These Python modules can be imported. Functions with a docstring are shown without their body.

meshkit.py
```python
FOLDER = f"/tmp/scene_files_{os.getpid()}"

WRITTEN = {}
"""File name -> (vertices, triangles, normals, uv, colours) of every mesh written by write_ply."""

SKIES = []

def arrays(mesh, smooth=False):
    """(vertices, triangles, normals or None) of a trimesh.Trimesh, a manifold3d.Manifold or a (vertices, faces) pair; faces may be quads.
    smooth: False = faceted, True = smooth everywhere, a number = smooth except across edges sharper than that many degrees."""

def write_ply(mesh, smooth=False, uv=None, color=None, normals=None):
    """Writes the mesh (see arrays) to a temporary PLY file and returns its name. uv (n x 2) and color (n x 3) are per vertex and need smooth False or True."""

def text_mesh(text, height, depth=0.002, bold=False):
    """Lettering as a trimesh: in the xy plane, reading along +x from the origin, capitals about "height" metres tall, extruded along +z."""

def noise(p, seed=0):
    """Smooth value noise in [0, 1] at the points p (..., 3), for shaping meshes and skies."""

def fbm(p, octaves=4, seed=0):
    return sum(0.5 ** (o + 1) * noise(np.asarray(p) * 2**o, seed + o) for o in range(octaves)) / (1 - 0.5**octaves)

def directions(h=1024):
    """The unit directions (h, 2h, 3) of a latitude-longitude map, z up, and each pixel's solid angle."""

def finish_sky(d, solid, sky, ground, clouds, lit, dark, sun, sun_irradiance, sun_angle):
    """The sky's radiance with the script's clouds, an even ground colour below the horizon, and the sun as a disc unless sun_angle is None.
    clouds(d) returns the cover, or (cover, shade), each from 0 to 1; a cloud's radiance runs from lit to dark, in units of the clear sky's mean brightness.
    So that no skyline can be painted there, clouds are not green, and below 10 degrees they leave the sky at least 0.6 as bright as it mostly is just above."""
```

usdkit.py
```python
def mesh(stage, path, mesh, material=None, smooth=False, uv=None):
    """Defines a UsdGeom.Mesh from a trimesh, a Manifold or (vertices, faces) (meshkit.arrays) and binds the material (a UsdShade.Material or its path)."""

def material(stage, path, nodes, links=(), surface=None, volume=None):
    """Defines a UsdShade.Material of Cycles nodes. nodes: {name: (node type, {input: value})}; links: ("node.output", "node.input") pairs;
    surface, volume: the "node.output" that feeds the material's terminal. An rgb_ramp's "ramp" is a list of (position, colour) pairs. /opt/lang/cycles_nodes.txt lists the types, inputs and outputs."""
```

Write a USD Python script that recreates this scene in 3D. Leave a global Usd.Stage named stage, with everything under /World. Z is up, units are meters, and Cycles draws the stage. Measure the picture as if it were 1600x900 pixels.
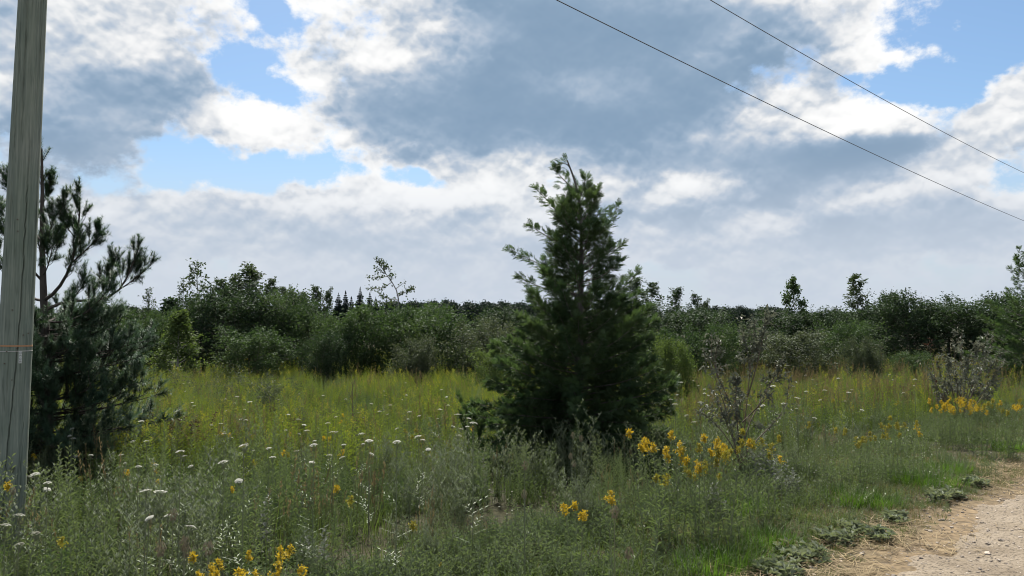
import math, random
import numpy as np
import trimesh
import meshkit, usdkit
from pxr import Usd, UsdGeom, UsdLux, UsdShade, Gf, Sdf, Vt

stage = Usd.Stage.CreateInMemory()
UsdGeom.SetStageUpAxis(stage, 'Z')
UsdGeom.SetStageMetersPerUnit(stage, 1.0)
UsdGeom.Xform.Define(stage, '/World')
UsdGeom.Scope.Define(stage, '/World/Looks')
LOOK = '/World/Looks/'

# ------------------------------------------------------------------ camera
F, EYE, HORIZON = 1180.0, 1.65, 505.0          # focal length in photograph pixels, eye height, horizon row
PITCH = math.atan((HORIZON - 450) / F)
cam = UsdGeom.Camera.Define(stage, '/World/camera')
cam.AddTranslateOp().Set((0, 0, EYE))
cam.AddRotateXOp().Set(90 + math.degrees(PITCH))
cam.CreateHorizontalApertureAttr(36.0)
cam.CreateVerticalApertureAttr(20.25)
cam.CreateFocalLengthAttr(36.0 * F / 1600)
cam.CreateFStopAttr(0.0)
cam.CreateClippingRangeAttr((0.05, 20000.0))
EXPOSURE = 1.4
cam.CreateExposureAttr(EXPOSURE)
cp, sp = math.cos(PITCH), math.sin(PITCH)


def ray(px, py):
    """world direction with unit y through a photograph pixel"""
    a, b = (px - 800) / F, (450 - py) / F
    d = np.array([a, cp - b * sp, sp + b * cp])
    return d / d[1]


def at(px, py, y):
    d = ray(px, py)
    return np.array([d[0] * y, y, EYE + d[2] * y])


# ------------------------------------------------------------------ sky, sun
SUN_AZ, SUN_EL = math.radians(-6), math.radians(56)
SKY_STRENGTH = 0.05
SUN_INTENSITY = 1.25
CLOUD = 0.415                                    # cloud brightness at this exposure


def build_sky():
    nodes, links = {}, []
    count = [0]

    def node(kind, **inp):
        count[0] += 1
        name = f'n{count[0]}'
        nodes[name] = (kind, {})
        for k, v in inp.items():
            if isinstance(v, str) and '.' in v:
                links.append((v, f'{name}.{k}'))
            else:
                nodes[name][1][k] = v
        return name

    def math_(op, a, b=None, c=None, clamp=False):
        d = dict(value1=a)
        if b is not None: d['value2'] = b
        if c is not None: d['value3'] = c
        return node('math', math_type=op, use_clamp=clamp, **d) + '.value'

    def vec(op, a, b=None, c=None):
        d = dict(vector1=a)
        if b is not None: d['vector2'] = b
        if c is not None: d['vector3'] = c
        return node('vector_math', math_type=op, **d) + '.vector'

    def smooth(x, a, b, lo=0.0, hi=1.0):
        return node('map_range', range_type='smoothstep', value=x, from_min=a, from_max=b, to_min=lo, to_max=hi, clamp=True) + '.result'

    gen = node('texture_coordinate') + '.generated'
    direc = vec('normalize', gen)
    sep = node('separate_xyz', vector=direc)
    az = math_('arctan2', sep + '.x', sep + '.y')
    el = math_('arcsine', sep + '.z')
    ae = node('combine_xyz', x=az, y=el, z=0.0) + '.vector'
    # noise space: the direction, flattened like cloud layers
    flat = vec('multiply', direc, (1.0, 1.0, 1.35))
    w1 = node('noise_texture', dimensions='3D', vector=flat, scale=5.5, detail=3.0, roughness=0.55) + '.color'
    w2 = node('noise_texture', dimensions='3D', vector=flat, scale=19.0, detail=4.0, roughness=0.6) + '.color'
    warp = vec('multiply_add', w1, (0.13, 0.085, 0), (-0.065, -0.0425, 0))
    warp = vec('multiply_add', w2, (0.032, 0.026, 0), vec('add', warp, (-0.016, -0.013, 0)))
    aw = vec('add', ae, warp)

    def angles(px, py):
        d = ray(px, py)
        d = d / np.linalg.norm(d)
        return math.atan2(d[0], d[1]), math.asin(d[2])

    def field(blobs, base):
        total = base
        for px, py, rx, ry, w in blobs:
            a, e = angles(px, py)
            k = math.cos(a)
            sx, sy = F / rx / k ** 0, F / ry
            v = vec('multiply_add', aw, (sx, sy, 0), (-a * sx, -e * sy, 0))
            ln = node('vector_math', math_type='length', vector1=v) + '.value'
            f = smooth(ln, 0.25, 1.25, 1.0, 0.0)
            total = math_('multiply_add', f, w, total)
        return total

    # how much cloud there is (blue gaps are negative) and how thick, so dark, it is, in the part of the sky in view
    cover_blobs = [
        (20, 60, 170, 130, 1.2), (300, 275, 40, 16, .4), (1585, 150, 110, 60, .6), (1290, 265, 60, 20, .4),
        (390, 118, 85, 34, -0.95), (445, 152, 66, 28, -0.7), (428, 15, 40, 40, -1.1), (370, 262, 165, 40, -1.05), (500, 250, 80, 50, -.5), (250, 270, 90, 60, -0.8),
        (655, 275, 70, 26, -.75), (850, 280, 70, 40, -0.7), (745, 352, 70, 35, -.9), (1510, 60, 130, 90, -1.45),
        (1410, 140, 100, 50, -1.3), (1480, 165, 50, 60, -.9), (1440, 220, 60, 40, -.5), (1600, 20, 150, 90, -1.0),
        (860, 120, 420, 190, 1.2), (1100, 260, 420, 90, 1.0), (1345, 190, 130, 60, 1.2), (1550, 170, 120, 80, 1.1),
        (1395, 50, 90, 75, 1.1), (420, 215, 90, 45, .9), (230, 170, 170, 110, 1.0), (470, 118, 60, 32, .7),
        (330, 345, 420, 60, 1.3), (650, 320, 170, 50, .7), (1100, 370, 700, 60, 1.2), (335, 262, 34, 14, .55), (700, 250, 200, 30, .5),
    ]
    thick_blobs = [
        (920, 10, 400, 70, .42), (700, 342, 150, 22, .35), (1010, 330, 160, 22, .30), (390, 240, 70, 18, .18), (430, 195, 70, 26, -.3), (1350, 235, 130, 22, .35), (720, 305, 90, 24, -.25), (560, 285, 60, 26, -.2), (1100, 285, 90, 22, -.25), (640, 90, 130, 60, -.15),
        (880, 130, 400, 150, .62), (1000, 200, 240, 60, .18), (700, 170, 200, 80, .22), (1120, 60, 240, 90, .12), (1240, 258, 280, 52, .62), (1180, 140, 160, 60, .10),
        (230, 175, 150, 70, .40), (140, 250, 170, 50, .42), (30, 120, 150, 120, .35), (560, 170, 80, 60, .22),
        (330, 372, 330, 36, .26), (600, 370, 130, 35, .25), (1150, 372, 480, 34, .26), (1500, 350, 260, 50, .34), (1370, 225, 120, 30, .3),
        (640, 30, 150, 80, -.30), (450, 110, 110, 90, -.25), (430, 205, 90, 45, -.25), (700, 285, 130, 45, -.35), (560, 250, 90, 40, -.3), (1010, 290, 130, 30, -.40), (1340, 180, 120, 42, -.5),
        (1540, 150, 130, 70, -.35), (1400, 45, 90, 70, -.4), (1210, 335, 60, 25, -.3), (560, 318, 330, 18, -.25),
        (1530, 260, 130, 40, -.2), (340, 30, 160, 60, -.2),
    ]
    wob = vec('multiply_add', w2, (.022, .022, .022), (-.011, -.011, -.011))

    def puffs(p, det):
        """billowing cloud relief: smooth noise with rounded lumps on it"""
        n = node('noise_texture', dimensions='3D', vector=p, scale=6.5, detail=det, roughness=0.52) + '.fac'
        b1 = node('voronoi_texture', dimensions='3D', feature='f1', vector=p, scale=11.0, detail=3.0, roughness=0.5, lacunarity=2.4, use_normalize=True) + '.distance'
        return math_('multiply_add', b1, -0.70, math_('add', n, 0.20))

    here = vec('add', flat, wob)
    fine = puffs(here, 6.0)
    fine_up = puffs(vec('add', here, (-0.002, 0.0, 0.013)), 4.0)
    big = node('noise_texture', dimensions='3D', vector=flat, scale=3.1, detail=3.0, roughness=0.5)
    base = math_('multiply_add', big + '.fac', 3.2, -1.15)
    # outside the part in view only the noise decides; inside, the layout above
    inview = math_('multiply', smooth(math_('absolute', az), 0.62, 1.0, 1.0, 0.0), smooth(el, 0.42, 0.7, 1.0, 0.0))
    cover0 = node('mix_float', fac=inview, a=base, b=field(cover_blobs, 0.32), use_clamp=True) + '.result'
    cover = math_('multiply_add', node('noise_texture', dimensions='3D', vector=flat, scale=30.0, detail=5.0, roughness=0.62) + '.fac', 2.4, math_('multiply_add', fine, 4.4, math_('add', cover0, -3.25)))
    thick0 = node('mix_float', fac=inview, a=math_('multiply_add', base, 0.45, 0.05), b=field(thick_blobs, 0.12), use_clamp=True) + '.result'
    thick = math_('multiply_add', fine, 1.15, math_('add', thick0, -0.52))
    def lumps(p):
        return node('noise_texture', dimensions='3D', vector=p, scale=6.5, detail=4.0, roughness=0.55) + '.fac'
    swell = math_('subtract', lumps(vec('add', here, (-0.004, 0.0, 0.045))), lumps(here))
    edge = smooth(cover, 0.0, 0.85, -0.20, 0.12)          # thin rims let the sun through and are white
    relief = math_('subtract', fine_up, fine)
    thick = math_('add', thick, edge)
    calm = smooth(thick0, 0.35, 0.95, 1.0, 0.30)
    thick = math_('multiply_add', math_('multiply', relief, calm), 2.3, thick)
    def heads(p):                                            # small cauliflower heads on the sunlit clouds
        return node('voronoi_texture', dimensions='3D', feature='f1', vector=p, scale=27.0, detail=2.0, roughness=0.5, lacunarity=2.2, use_normalize=True) + '.distance'
    curl = math_('subtract', heads(here), heads(vec('add', here, (-0.001, 0.0, 0.009))))
    thick = math_('multiply_add', math_('multiply', curl, calm), 1.5, thick)
    thick = math_('multiply_add', math_('multiply', swell, calm), 2.8, math_('add', thick, -0.06))
    ramp = node('rgb_ramp', fac=smooth(thick, -0.60, 1.45), ramp=[(0.0, (.95, .95, .94)), (0.2, (.80, .81, .82)), (0.36, (.61, .65, .70)), (0.52, (.45, .525, .625)), (0.7, (.32, .42, .545)), (0.85, (.25, .355, .485)), (1.0, (.21, .315, .445))]) + '.color'
    cloud = vec('scale', ramp)
    nodes[cloud.split('.')[0]][1]['scale'] = CLOUD / SKY_STRENGTH
    sky = node('sky_texture', sky_type='single_scattering', sun_disc=False, sun_elevation=SUN_EL, sun_rotation=SUN_AZ, altitude=300.0, air_density=1.0, aerosol_density=1.0, ozone_density=1.5) + '.color'
    sky = vec('multiply', sky, (.82, .95, 1.0))
    mixed = node('mix_vector', fac=smooth(cover, -0.30, 0.60), a=sky, b=cloud, use_clamp=True) + '.result'
    # pale haze low over the land
    low = vec('scale', (.545, .605, .69)); nodes[low.split('.')[0]][1]['scale'] = CLOUD / SKY_STRENGTH
    mixed = node('mix_vector', fac=smooth(el, 0.035, 0.245, 0.92, 0.0), a=mixed, b=low, use_clamp=True) + '.result'
    bg = node('background_shader', color=mixed, strength=SKY_STRENGTH)
    m = usdkit.material(stage, LOOK + 'sky_material', nodes, links, surface=bg + '.background')
    dome = UsdLux.DomeLight.Define(stage, '/World/sky')
    UsdShade.MaterialBindingAPI.Apply(dome.GetPrim()).Bind(m)
    dome.GetPrim().SetCustomDataByKey('kind', 'structure')


build_sky()
sun = UsdLux.DistantLight.Define(stage, '/World/sun')
sun.CreateNormalizeAttr(True)
sun.CreateIntensityAttr(SUN_INTENSITY)
sun.CreateAngleAttr(9.0)
sun.CreateColorAttr((1.0, 0.95, 0.87))
sun.AddRotateZOp().Set(-math.degrees(SUN_AZ))
sun.AddRotateXOp().Set(-(90 - math.degrees(SUN_EL)))

# ------------------------------------------------------------------ helpers: prims
used = {}


def numbered(parent, name):
    k = used.get((parent, name), -1) + 1
    used[(parent, name)] = k
    return f'{parent}/{name}' if k == 0 else f'{parent}/{name}_{k:03d}'


def tag(prim, label=None, cat=None, group=None, kind=None):
    for k, v in (('label', label), ('category', cat), ('group', group), ('kind', kind)):
        if v:
            prim.SetCustomDataByKey(k, v)


def place(x, loc, rz, sc):
    x.AddTranslateOp().Set(Gf.Vec3d(*map(float, loc)))
    x.AddRotateZOp().Set(float(rz))
    x.AddScaleOp().Set(Gf.Vec3f(*(map(float, sc) if np.ndim(sc) else (sc, sc, sc))))


def thing(name, label, cat, loc=(0, 0, 0), rz=0.0, sc=1.0, group=None):
    x = UsdGeom.Xform.Define(stage, numbered('/World', name))
    place(x, loc, rz, sc)
    tag(x.GetPrim(), label, cat, group)
    return x.GetPrim()


def copy_of(src, name, label, cat, loc, rz=0.0, sc=1.0, group=None):
    p = thing(name, label, cat, loc, rz, sc, group)
    p.GetReferences().AddInternalReference(src.GetPath())
    p.SetInstanceable(True)
    return p


def part(parent, name, geo, mat, smooth=False, label=None):
    path = numbered(str(parent.GetPath()) if parent is not None else '/World', name)
    v, f = geo if isinstance(geo, tuple) else geo.done()
    m = usdkit.mesh(stage, path, (v, f), mat, smooth=smooth)
    if label:
        m.GetPrim().SetCustomDataByKey('label', label)
    return m.GetPrim()


# ------------------------------------------------------------------ helpers: geometry
def unit(v):
    v = np.asarray(v, float)
    return v / np.maximum(np.linalg.norm(v, axis=-1, keepdims=True), 1e-9)


class Geo:
    def __init__(self):
        self.v, self.f, self.n = [], [], 0

    def add(self, v, f):
        v = np.asarray(v, float).reshape(-1, 3)
        self.v.append(v); self.f.append(np.asarray(f, int).reshape(-1, 3) + self.n); self.n += len(v)
        return self

    def done(self):
        if not self.v:
            return np.zeros((3, 3)), np.array([[0, 1, 2]])
        return np.vstack(self.v), np.vstack(self.f)

    def tube(self, p, r, sides=4, cap=True):
        p = np.asarray(p, float); k = len(p)
        r = np.broadcast_to(np.asarray(r, float), (k,))
        t = unit(np.gradient(p, axis=0))
        ref = np.where(np.abs(t[:, 2:]) < 0.9, [[0, 0, 1.0]], [[1.0, 0, 0]])
        if k > 1:
            ref = np.broadcast_to(ref[0], (k, 3))
        a = unit(np.cross(t, ref)); b = np.cross(t, a)
        ang = np.arange(sides) * 2 * np.pi / sides
        v = p[:, None] + r[:, None, None] * (np.cos(ang)[None, :, None] * a[:, None] + np.sin(ang)[None, :, None] * b[:, None])
        i, j = np.meshgrid(np.arange(k - 1), np.arange(sides), indexing='ij')
        q = np.stack([i * sides + j, i * sides + (j + 1) % sides, (i + 1) * sides + (j + 1) % sides, (i + 1) * sides + j], -1).reshape(-1, 4)
        f = np.vstack([q[:, [0, 2, 1]], q[:, [0, 3, 2]]])
        v = v.reshape(-1, 3)
        if cap:
            top = (k - 1) * sides
            f = np.vstack([f, [[top, top + s, top + s + 1][::1] for s in range(1, sides - 1)]])
        return self.add(v, f)

    def leaves(self, base, d, nrm, L, W, fold=0.12, droop=0.0, mid=0.42):
        """diamond leaves folded along the midrib"""
        base = np.asarray(base, float).reshape(-1, 3); n = len(base)
        d = unit(np.broadcast_to(d, (n, 3))); nrm = np.broadcast_to(nrm, (n, 3))
        side = unit(np.cross(d, nrm)); up = np.cross(side, d)
        L = np.broadcast_to(L, (n,))[:, None]; W = np.broadcast_to(W, (n,))[:, None]
        c = base + d * L * mid
        tip = base + d * L - np.array([0, 0, 1.0]) * L * droop
        l = c + side * W / 2 + up * W * fold
        r = c - side * W / 2 + up * W * fold
        v = np.stack([base, l, tip, r], 1).reshape(-1, 3)
        k = np.arange(n)[:, None] * 4
        f = np.vstack([k + [0, 2, 1], k + [0, 3, 2]])
        return self.add(v, f)

    def blades(self, base, d, L, W, curve=0.5, az=None, seg=3):
        """grass blades: tapered ribbons that bend over"""
        base = np.asarray(base, float).reshape(-1, 3); n = len(base)
        d = unit(d); L = np.broadcast_to(L, (n,)); W = np.broadcast_to(W, (n,)); curve = np.broadcast_to(curve, (n,))
        hz = unit(np.stack([d[:, 0], d[:, 1], np.zeros(n)], 1) + 1e-6)
        side = np.stack([-hz[:, 1], hz[:, 0], np.zeros(n)], 1)
        rows, dirs, p = [], d.copy(), base.copy()
        for s in range(seg + 1):
            w = W * (1 - (s / seg) ** 1.6) * 0.5
            if s < seg:
                rows += [p - side * w[:, None], p + side * w[:, None]]
            else:
                rows += [p]
            p = p + dirs * (L / seg)[:, None]
            dirs = unit(dirs + (hz * 0.5 - np.array([0, 0, 1.0])) * (curve * (s + 1) / seg)[:, None])
        v = np.stack(rows, 1)
        m = v.shape[1]
        f = []
        for s in range(seg - 1):
            a = 2 * s
            f += [[a, a + 1, a + 3], [a, a + 3, a + 2]]
        f += [[2 * seg - 2, 2 * seg - 1, 2 * seg]]
        k = np.arange(n)[:, None] * m
        return self.add(v.reshape(-1, 3), np.vstack([k + x for x in f]))

    def needles(self, base, d, L, W):
        base = np.asarray(base, float).reshape(-1, 3); n = len(base)
        d = unit(d)
        side = unit(np.cross(d, np.where(np.abs(d[:, 2:]) < 0.8, [[0, 0, 1.0]], [[1.0, 0, 0]])))
        W = np.broadcast_to(W, (n,))[:, None]; L = np.broadcast_to(L, (n,))[:, None]
        v = np.stack([base - side * W / 2, base + side * W / 2, base + d * L], 1).reshape(-1, 3)
        return self.add(v, np.arange(3 * n).reshape(-1, 3))


def polyline(pts, n):
    """smooth curve through pts with n points"""
    from scipy.interpolate import CubicSpline, interp1d
    pts = np.asarray(pts, float)
    t = np.concatenate([[0], np.cumsum(np.linalg.norm(np.diff(pts, axis=0), axis=1))])
    s = CubicSpline(t, pts) if len(pts) > 2 else interp1d(t, pts, axis=0)
    return s(np.linspace(0, t[-1], n))


def sphere_dirs(rng, n):
    return unit(rng.normal(size=(n, 3)))


# ------------------------------------------------------------------ materials
def leaf_mat(name, dark, light, trans=0.35, scale=0.9, rough=0.65, spec=0.12, tint=(1.05, 1.12, 0.6), vary=0.38):
    mid = [(a + b) / 2 for a, b in zip(dark, light)]
    return usdkit.material(stage, LOOK + name, {
        'geo': ('geometry', {}),
        'noise': ('noise_texture', {'scale': scale, 'detail': 3.0, 'roughness': 0.6}),
        'ramp': ('rgb_ramp', {'ramp': [(0.3, dark), (0.5, mid), (0.7, light)]}),
        'vary': ('map_range', {'from_min': 0.0, 'from_max': 1.0, 'to_min': 1 - vary, 'to_max': 1 + vary}),
        'hsv': ('hsv', {'hue': 0.5, 'saturation': 1.0}),
        'tint': ('mix', {'mix_type': 'multiply', 'fac': 1.0, 'color2': tint}),
        'p': ('principled_bsdf', {'roughness': rough, 'specular_ior_level': spec}),
        't': ('translucent_bsdf', {}),
        'm': ('mix_closure', {'fac': trans}),
    }, [('geo.position', 'noise.vector'), ('noise.fac', 'ramp.fac'), ('geo.random_per_island', 'vary.value'), ('vary.result', 'hsv.value'), ('ramp.color', 'hsv.color'),
        ('hsv.color', 'p.base_color'), ('hsv.color', 'tint.color1'), ('tint.color', 't.color'), ('p.BSDF', 'm.closure1'), ('t.BSDF', 'm.closure2')], surface='m.closure')


def bark_mat(name, dark, light, scale=18.0, stretch=0.25, rough=0.85):
    return usdkit.material(stage, LOOK + name, {
        'tc': ('geometry', {}), 'map': ('mapping', {'scale': (1, 1, stretch)}),
        'noise': ('noise_texture', {'scale': scale, 'detail': 5.0, 'roughness': 0.65}),
        'ramp': ('rgb_ramp', {'ramp': [(0.3, dark), (0.7, light)]}),
        'bump': ('bump', {'strength': 0.6, 'distance': 0.01}),
        'p': ('principled_bsdf', {'roughness': rough, 'specular_ior_level': 0.25}),
    }, [('tc.position', 'map.vector'), ('map.vector', 'noise.vector'), ('noise.fac', 'ramp.fac'), ('ramp.color', 'p.base_color'), ('noise.fac', 'bump.height'), ('bump.normal', 'p.normal')], surface='p.BSDF')


def plain_mat(name, color, rough=0.6, metallic=0.0):
    return usdkit.material(stage, LOOK + name, {'p': ('principled_bsdf', {'base_color': color, 'roughness': rough, 'metallic': metallic})}, [], surface='p.BSDF')


M = {}
M['pine'] = leaf_mat('pine_needles', (0.058, 0.120, 0.076), (0.122, 0.192, 0.112), trans=0.22, scale=2.5, rough=0.45)
M['cedar'] = leaf_mat('cedar_sprays', (0.056, 0.110, 0.054), (0.130, 0.190, 0.090), trans=0.32, scale=2.2, rough=0.5)
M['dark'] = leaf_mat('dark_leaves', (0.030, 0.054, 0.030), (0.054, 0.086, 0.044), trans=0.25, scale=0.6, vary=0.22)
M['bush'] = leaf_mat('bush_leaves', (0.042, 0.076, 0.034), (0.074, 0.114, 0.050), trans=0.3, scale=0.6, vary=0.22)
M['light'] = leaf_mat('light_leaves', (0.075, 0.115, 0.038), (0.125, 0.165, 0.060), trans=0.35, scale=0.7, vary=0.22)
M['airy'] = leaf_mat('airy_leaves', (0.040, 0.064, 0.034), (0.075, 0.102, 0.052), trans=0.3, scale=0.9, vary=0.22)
M['greybush'] = leaf_mat('grey_bush_leaves', (0.065, 0.085, 0.054), (0.105, 0.125, 0.080), trans=0.25, scale=0.8, vary=0.22)
M['silver'] = leaf_mat('silver_leaves', (0.110, 0.130, 0.110), (0.210, 0.230, 0.200), trans=0.15, scale=5.0, rough=0.5, tint=(1, 1, .8))
M['far'] = leaf_mat('far_wood_leaves', (.020, .036, .030), (.034, .054, .044), trans=0.15, scale=0.05, vary=0.22)
M['weed'] = leaf_mat('weed_leaves', (0.098, 0.148, 0.066), (0.195, 0.245, 0.128), trans=0.35, scale=0.7, rough=0.45, spec=0.5)
M['weed_b'] = leaf_mat('grey_weed_leaves', (0.108, 0.145, 0.088), (0.190, 0.228, 0.145), trans=0.35, scale=0.7, rough=0.6, spec=0.25)
M['weed_c'] = leaf_mat('deep_weed_leaves', (0.050, 0.095, 0.034), (0.105, 0.155, 0.058), trans=0.35, scale=0.7, rough=0.5, spec=0.4)
M['field'] = leaf_mat('field_leaves', (0.150, 0.200, 0.034), (0.255, 0.310, 0.062), trans=0.45, scale=0.35, rough=0.5)
M['field_y'] = leaf_mat('field_buds', (0.340, 0.320, 0.040), (0.500, 0.450, 0.070), trans=0.4, scale=0.35, rough=0.6)
M['grass'] = leaf_mat('grass_blades', (0.085, 0.135, 0.038), (0.150, 0.200, 0.072), trans=0.4, scale=0.8, rough=0.5)
M['lush'] = leaf_mat('lush_grass_blades', (0.065, 0.140, 0.022), (0.120, 0.210, 0.040), trans=0.45, scale=2.0, rough=0.5)
M['straw'] = leaf_mat('dry_straw', (0.220, 0.170, 0.095), (0.440, 0.345, 0.200), trans=0.25, scale=3.0, rough=0.6, tint=(1.1, 1, .8))
M['tan'] = leaf_mat('tan_grass', (0.180, 0.150, 0.080), (0.320, 0.270, 0.160), trans=0.35, scale=1.0, rough=0.6, tint=(1.1, 1, .8))
M['yellow'] = leaf_mat('yellow_flowers', (0.470, 0.355, 0.035), (0.660, 0.510, 0.060), trans=0.45, scale=6.0, rough=0.6, tint=(1.1, 1.0, .6))
M['yellow_dull'] = leaf_mat('fading_yellow_flowers', (.25, .23, .04), (.42, .36, .06), trans=0.3, scale=6.0, rough=0.6)
M['rosette'] = leaf_mat('rosette_leaves', (0.190, 0.230, 0.155), (0.340, 0.370, 0.280), trans=0.25, scale=4.0, rough=0.6)
M['white'] = leaf_mat('white_flowers', (0.500, 0.510, 0.440), (0.720, 0.720, 0.650), trans=0.3, scale=8.0, rough=0.7, tint=(1, 1, .95))
M['seed'] = leaf_mat('seed_heads', (.16, .14, .09), (.30, .27, .19), trans=0.2, scale=8.0, rough=0.7, tint=(1, 1, .9))
M['rust'] = leaf_mat('rust_leaves', (.055, .032, .026), (.115, .068, .050), trans=0.25, scale=5.0, rough=0.6, tint=(1.1, .9, .8))
M['stem'] = plain_mat('weed_stems', (.085, .095, .050), 0.7)
M['dry_stem'] = plain_mat('dry_stems', (.075, .055, .040), 0.8)
M['bark'] = bark_mat('grey_bark', (.045, .040, .034), (.13, .12, .105))
M['pine_bark'] = bark_mat('pine_bark', (.022, .018, .016), (.060, .050, .042))
M['weed_l'] = leaf_mat('pale_stalk_leaves', (.115, .160, .080), (.215, .260, .145), trans=0.35, scale=0.7, rough=0.5, spec=0.35)
M['under'] = leaf_mat('undergrowth', (0.050, 0.084, 0.030), (0.105, 0.145, 0.056), trans=0.35, scale=0.8)
M['birch'] = bark_mat('pale_bark', (.10, .095, .085), (.26, .25, .23))

# ------------------------------------------------------------------ terrain
E0 = at(1290, 895, 1.0); E0 = E0 * 0 + np.array([*(ray(1290, 895)[:2] * (EYE / -ray(1290, 895)[2])), 0])
E1 = np.array([*(ray(1600, 740)[:2] * (EYE / -ray(1600, 740)[2])), 0])
T = unit(E1 - E0); N = np.array([-T[1], T[0], 0])            # along the road edge, and away from it into the field


def td(x, y):
    r = np.stack([np.asarray(x, float) - E0[0], np.asarray(y, float) - E0[1]], -1)
    return r @ T[:2], r @ N[:2]


def xy(t, d):
    return E0[0] + T[0] * t + N[0] * d, E0[1] + T[1] * t + N[1] * d


def ground(x, y):
    t, d = td(x, y)
    g = np.interp(d, [-60, -9, -6, 0, 0.6, 2, 4, 6, 9, 14, 30, 80, 300, 900, 4000], [-.9, -.5, -.1, -.035, -.05, -.13, -.36, -.58, -.74, -.82, -.92, -1.0, -1.2, 1.0, 6.0])
    p = np.stack([np.asarray(x, float), np.asarray(y, float), np.zeros_like(np.asarray(x, float))], -1)
    near = np.clip((d - 0.3) / 3, 0.12, 1)
    return g + (meshkit.fbm(p * 0.45, 3, 5) - 0.5) * 0.22 * near + (meshkit.noise(p * 2.3, 9) - .5) * .04 * np.clip((d + .5) / 1, .3, 1)


def sheet(ts, ds, zf):
    tt, dd = np.meshgrid(ts, ds, indexing='ij')
    x, y = xy(tt, dd)
    v = np.stack([x, y, zf(x, y, tt, dd)], -1).reshape(-1, 3)
    i, j = np.meshgrid(np.arange(len(ts) - 1), np.arange(len(ds) - 1), indexing='ij')
    a = i * len(ds) + j
    q = np.stack([a, a + len(ds), a + len(ds) + 1, a + 1], -1).reshape(-1, 4)
    return v, np.vstack([q[:, [0, 1, 2]], q[:, [0, 2, 3]]])


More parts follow.
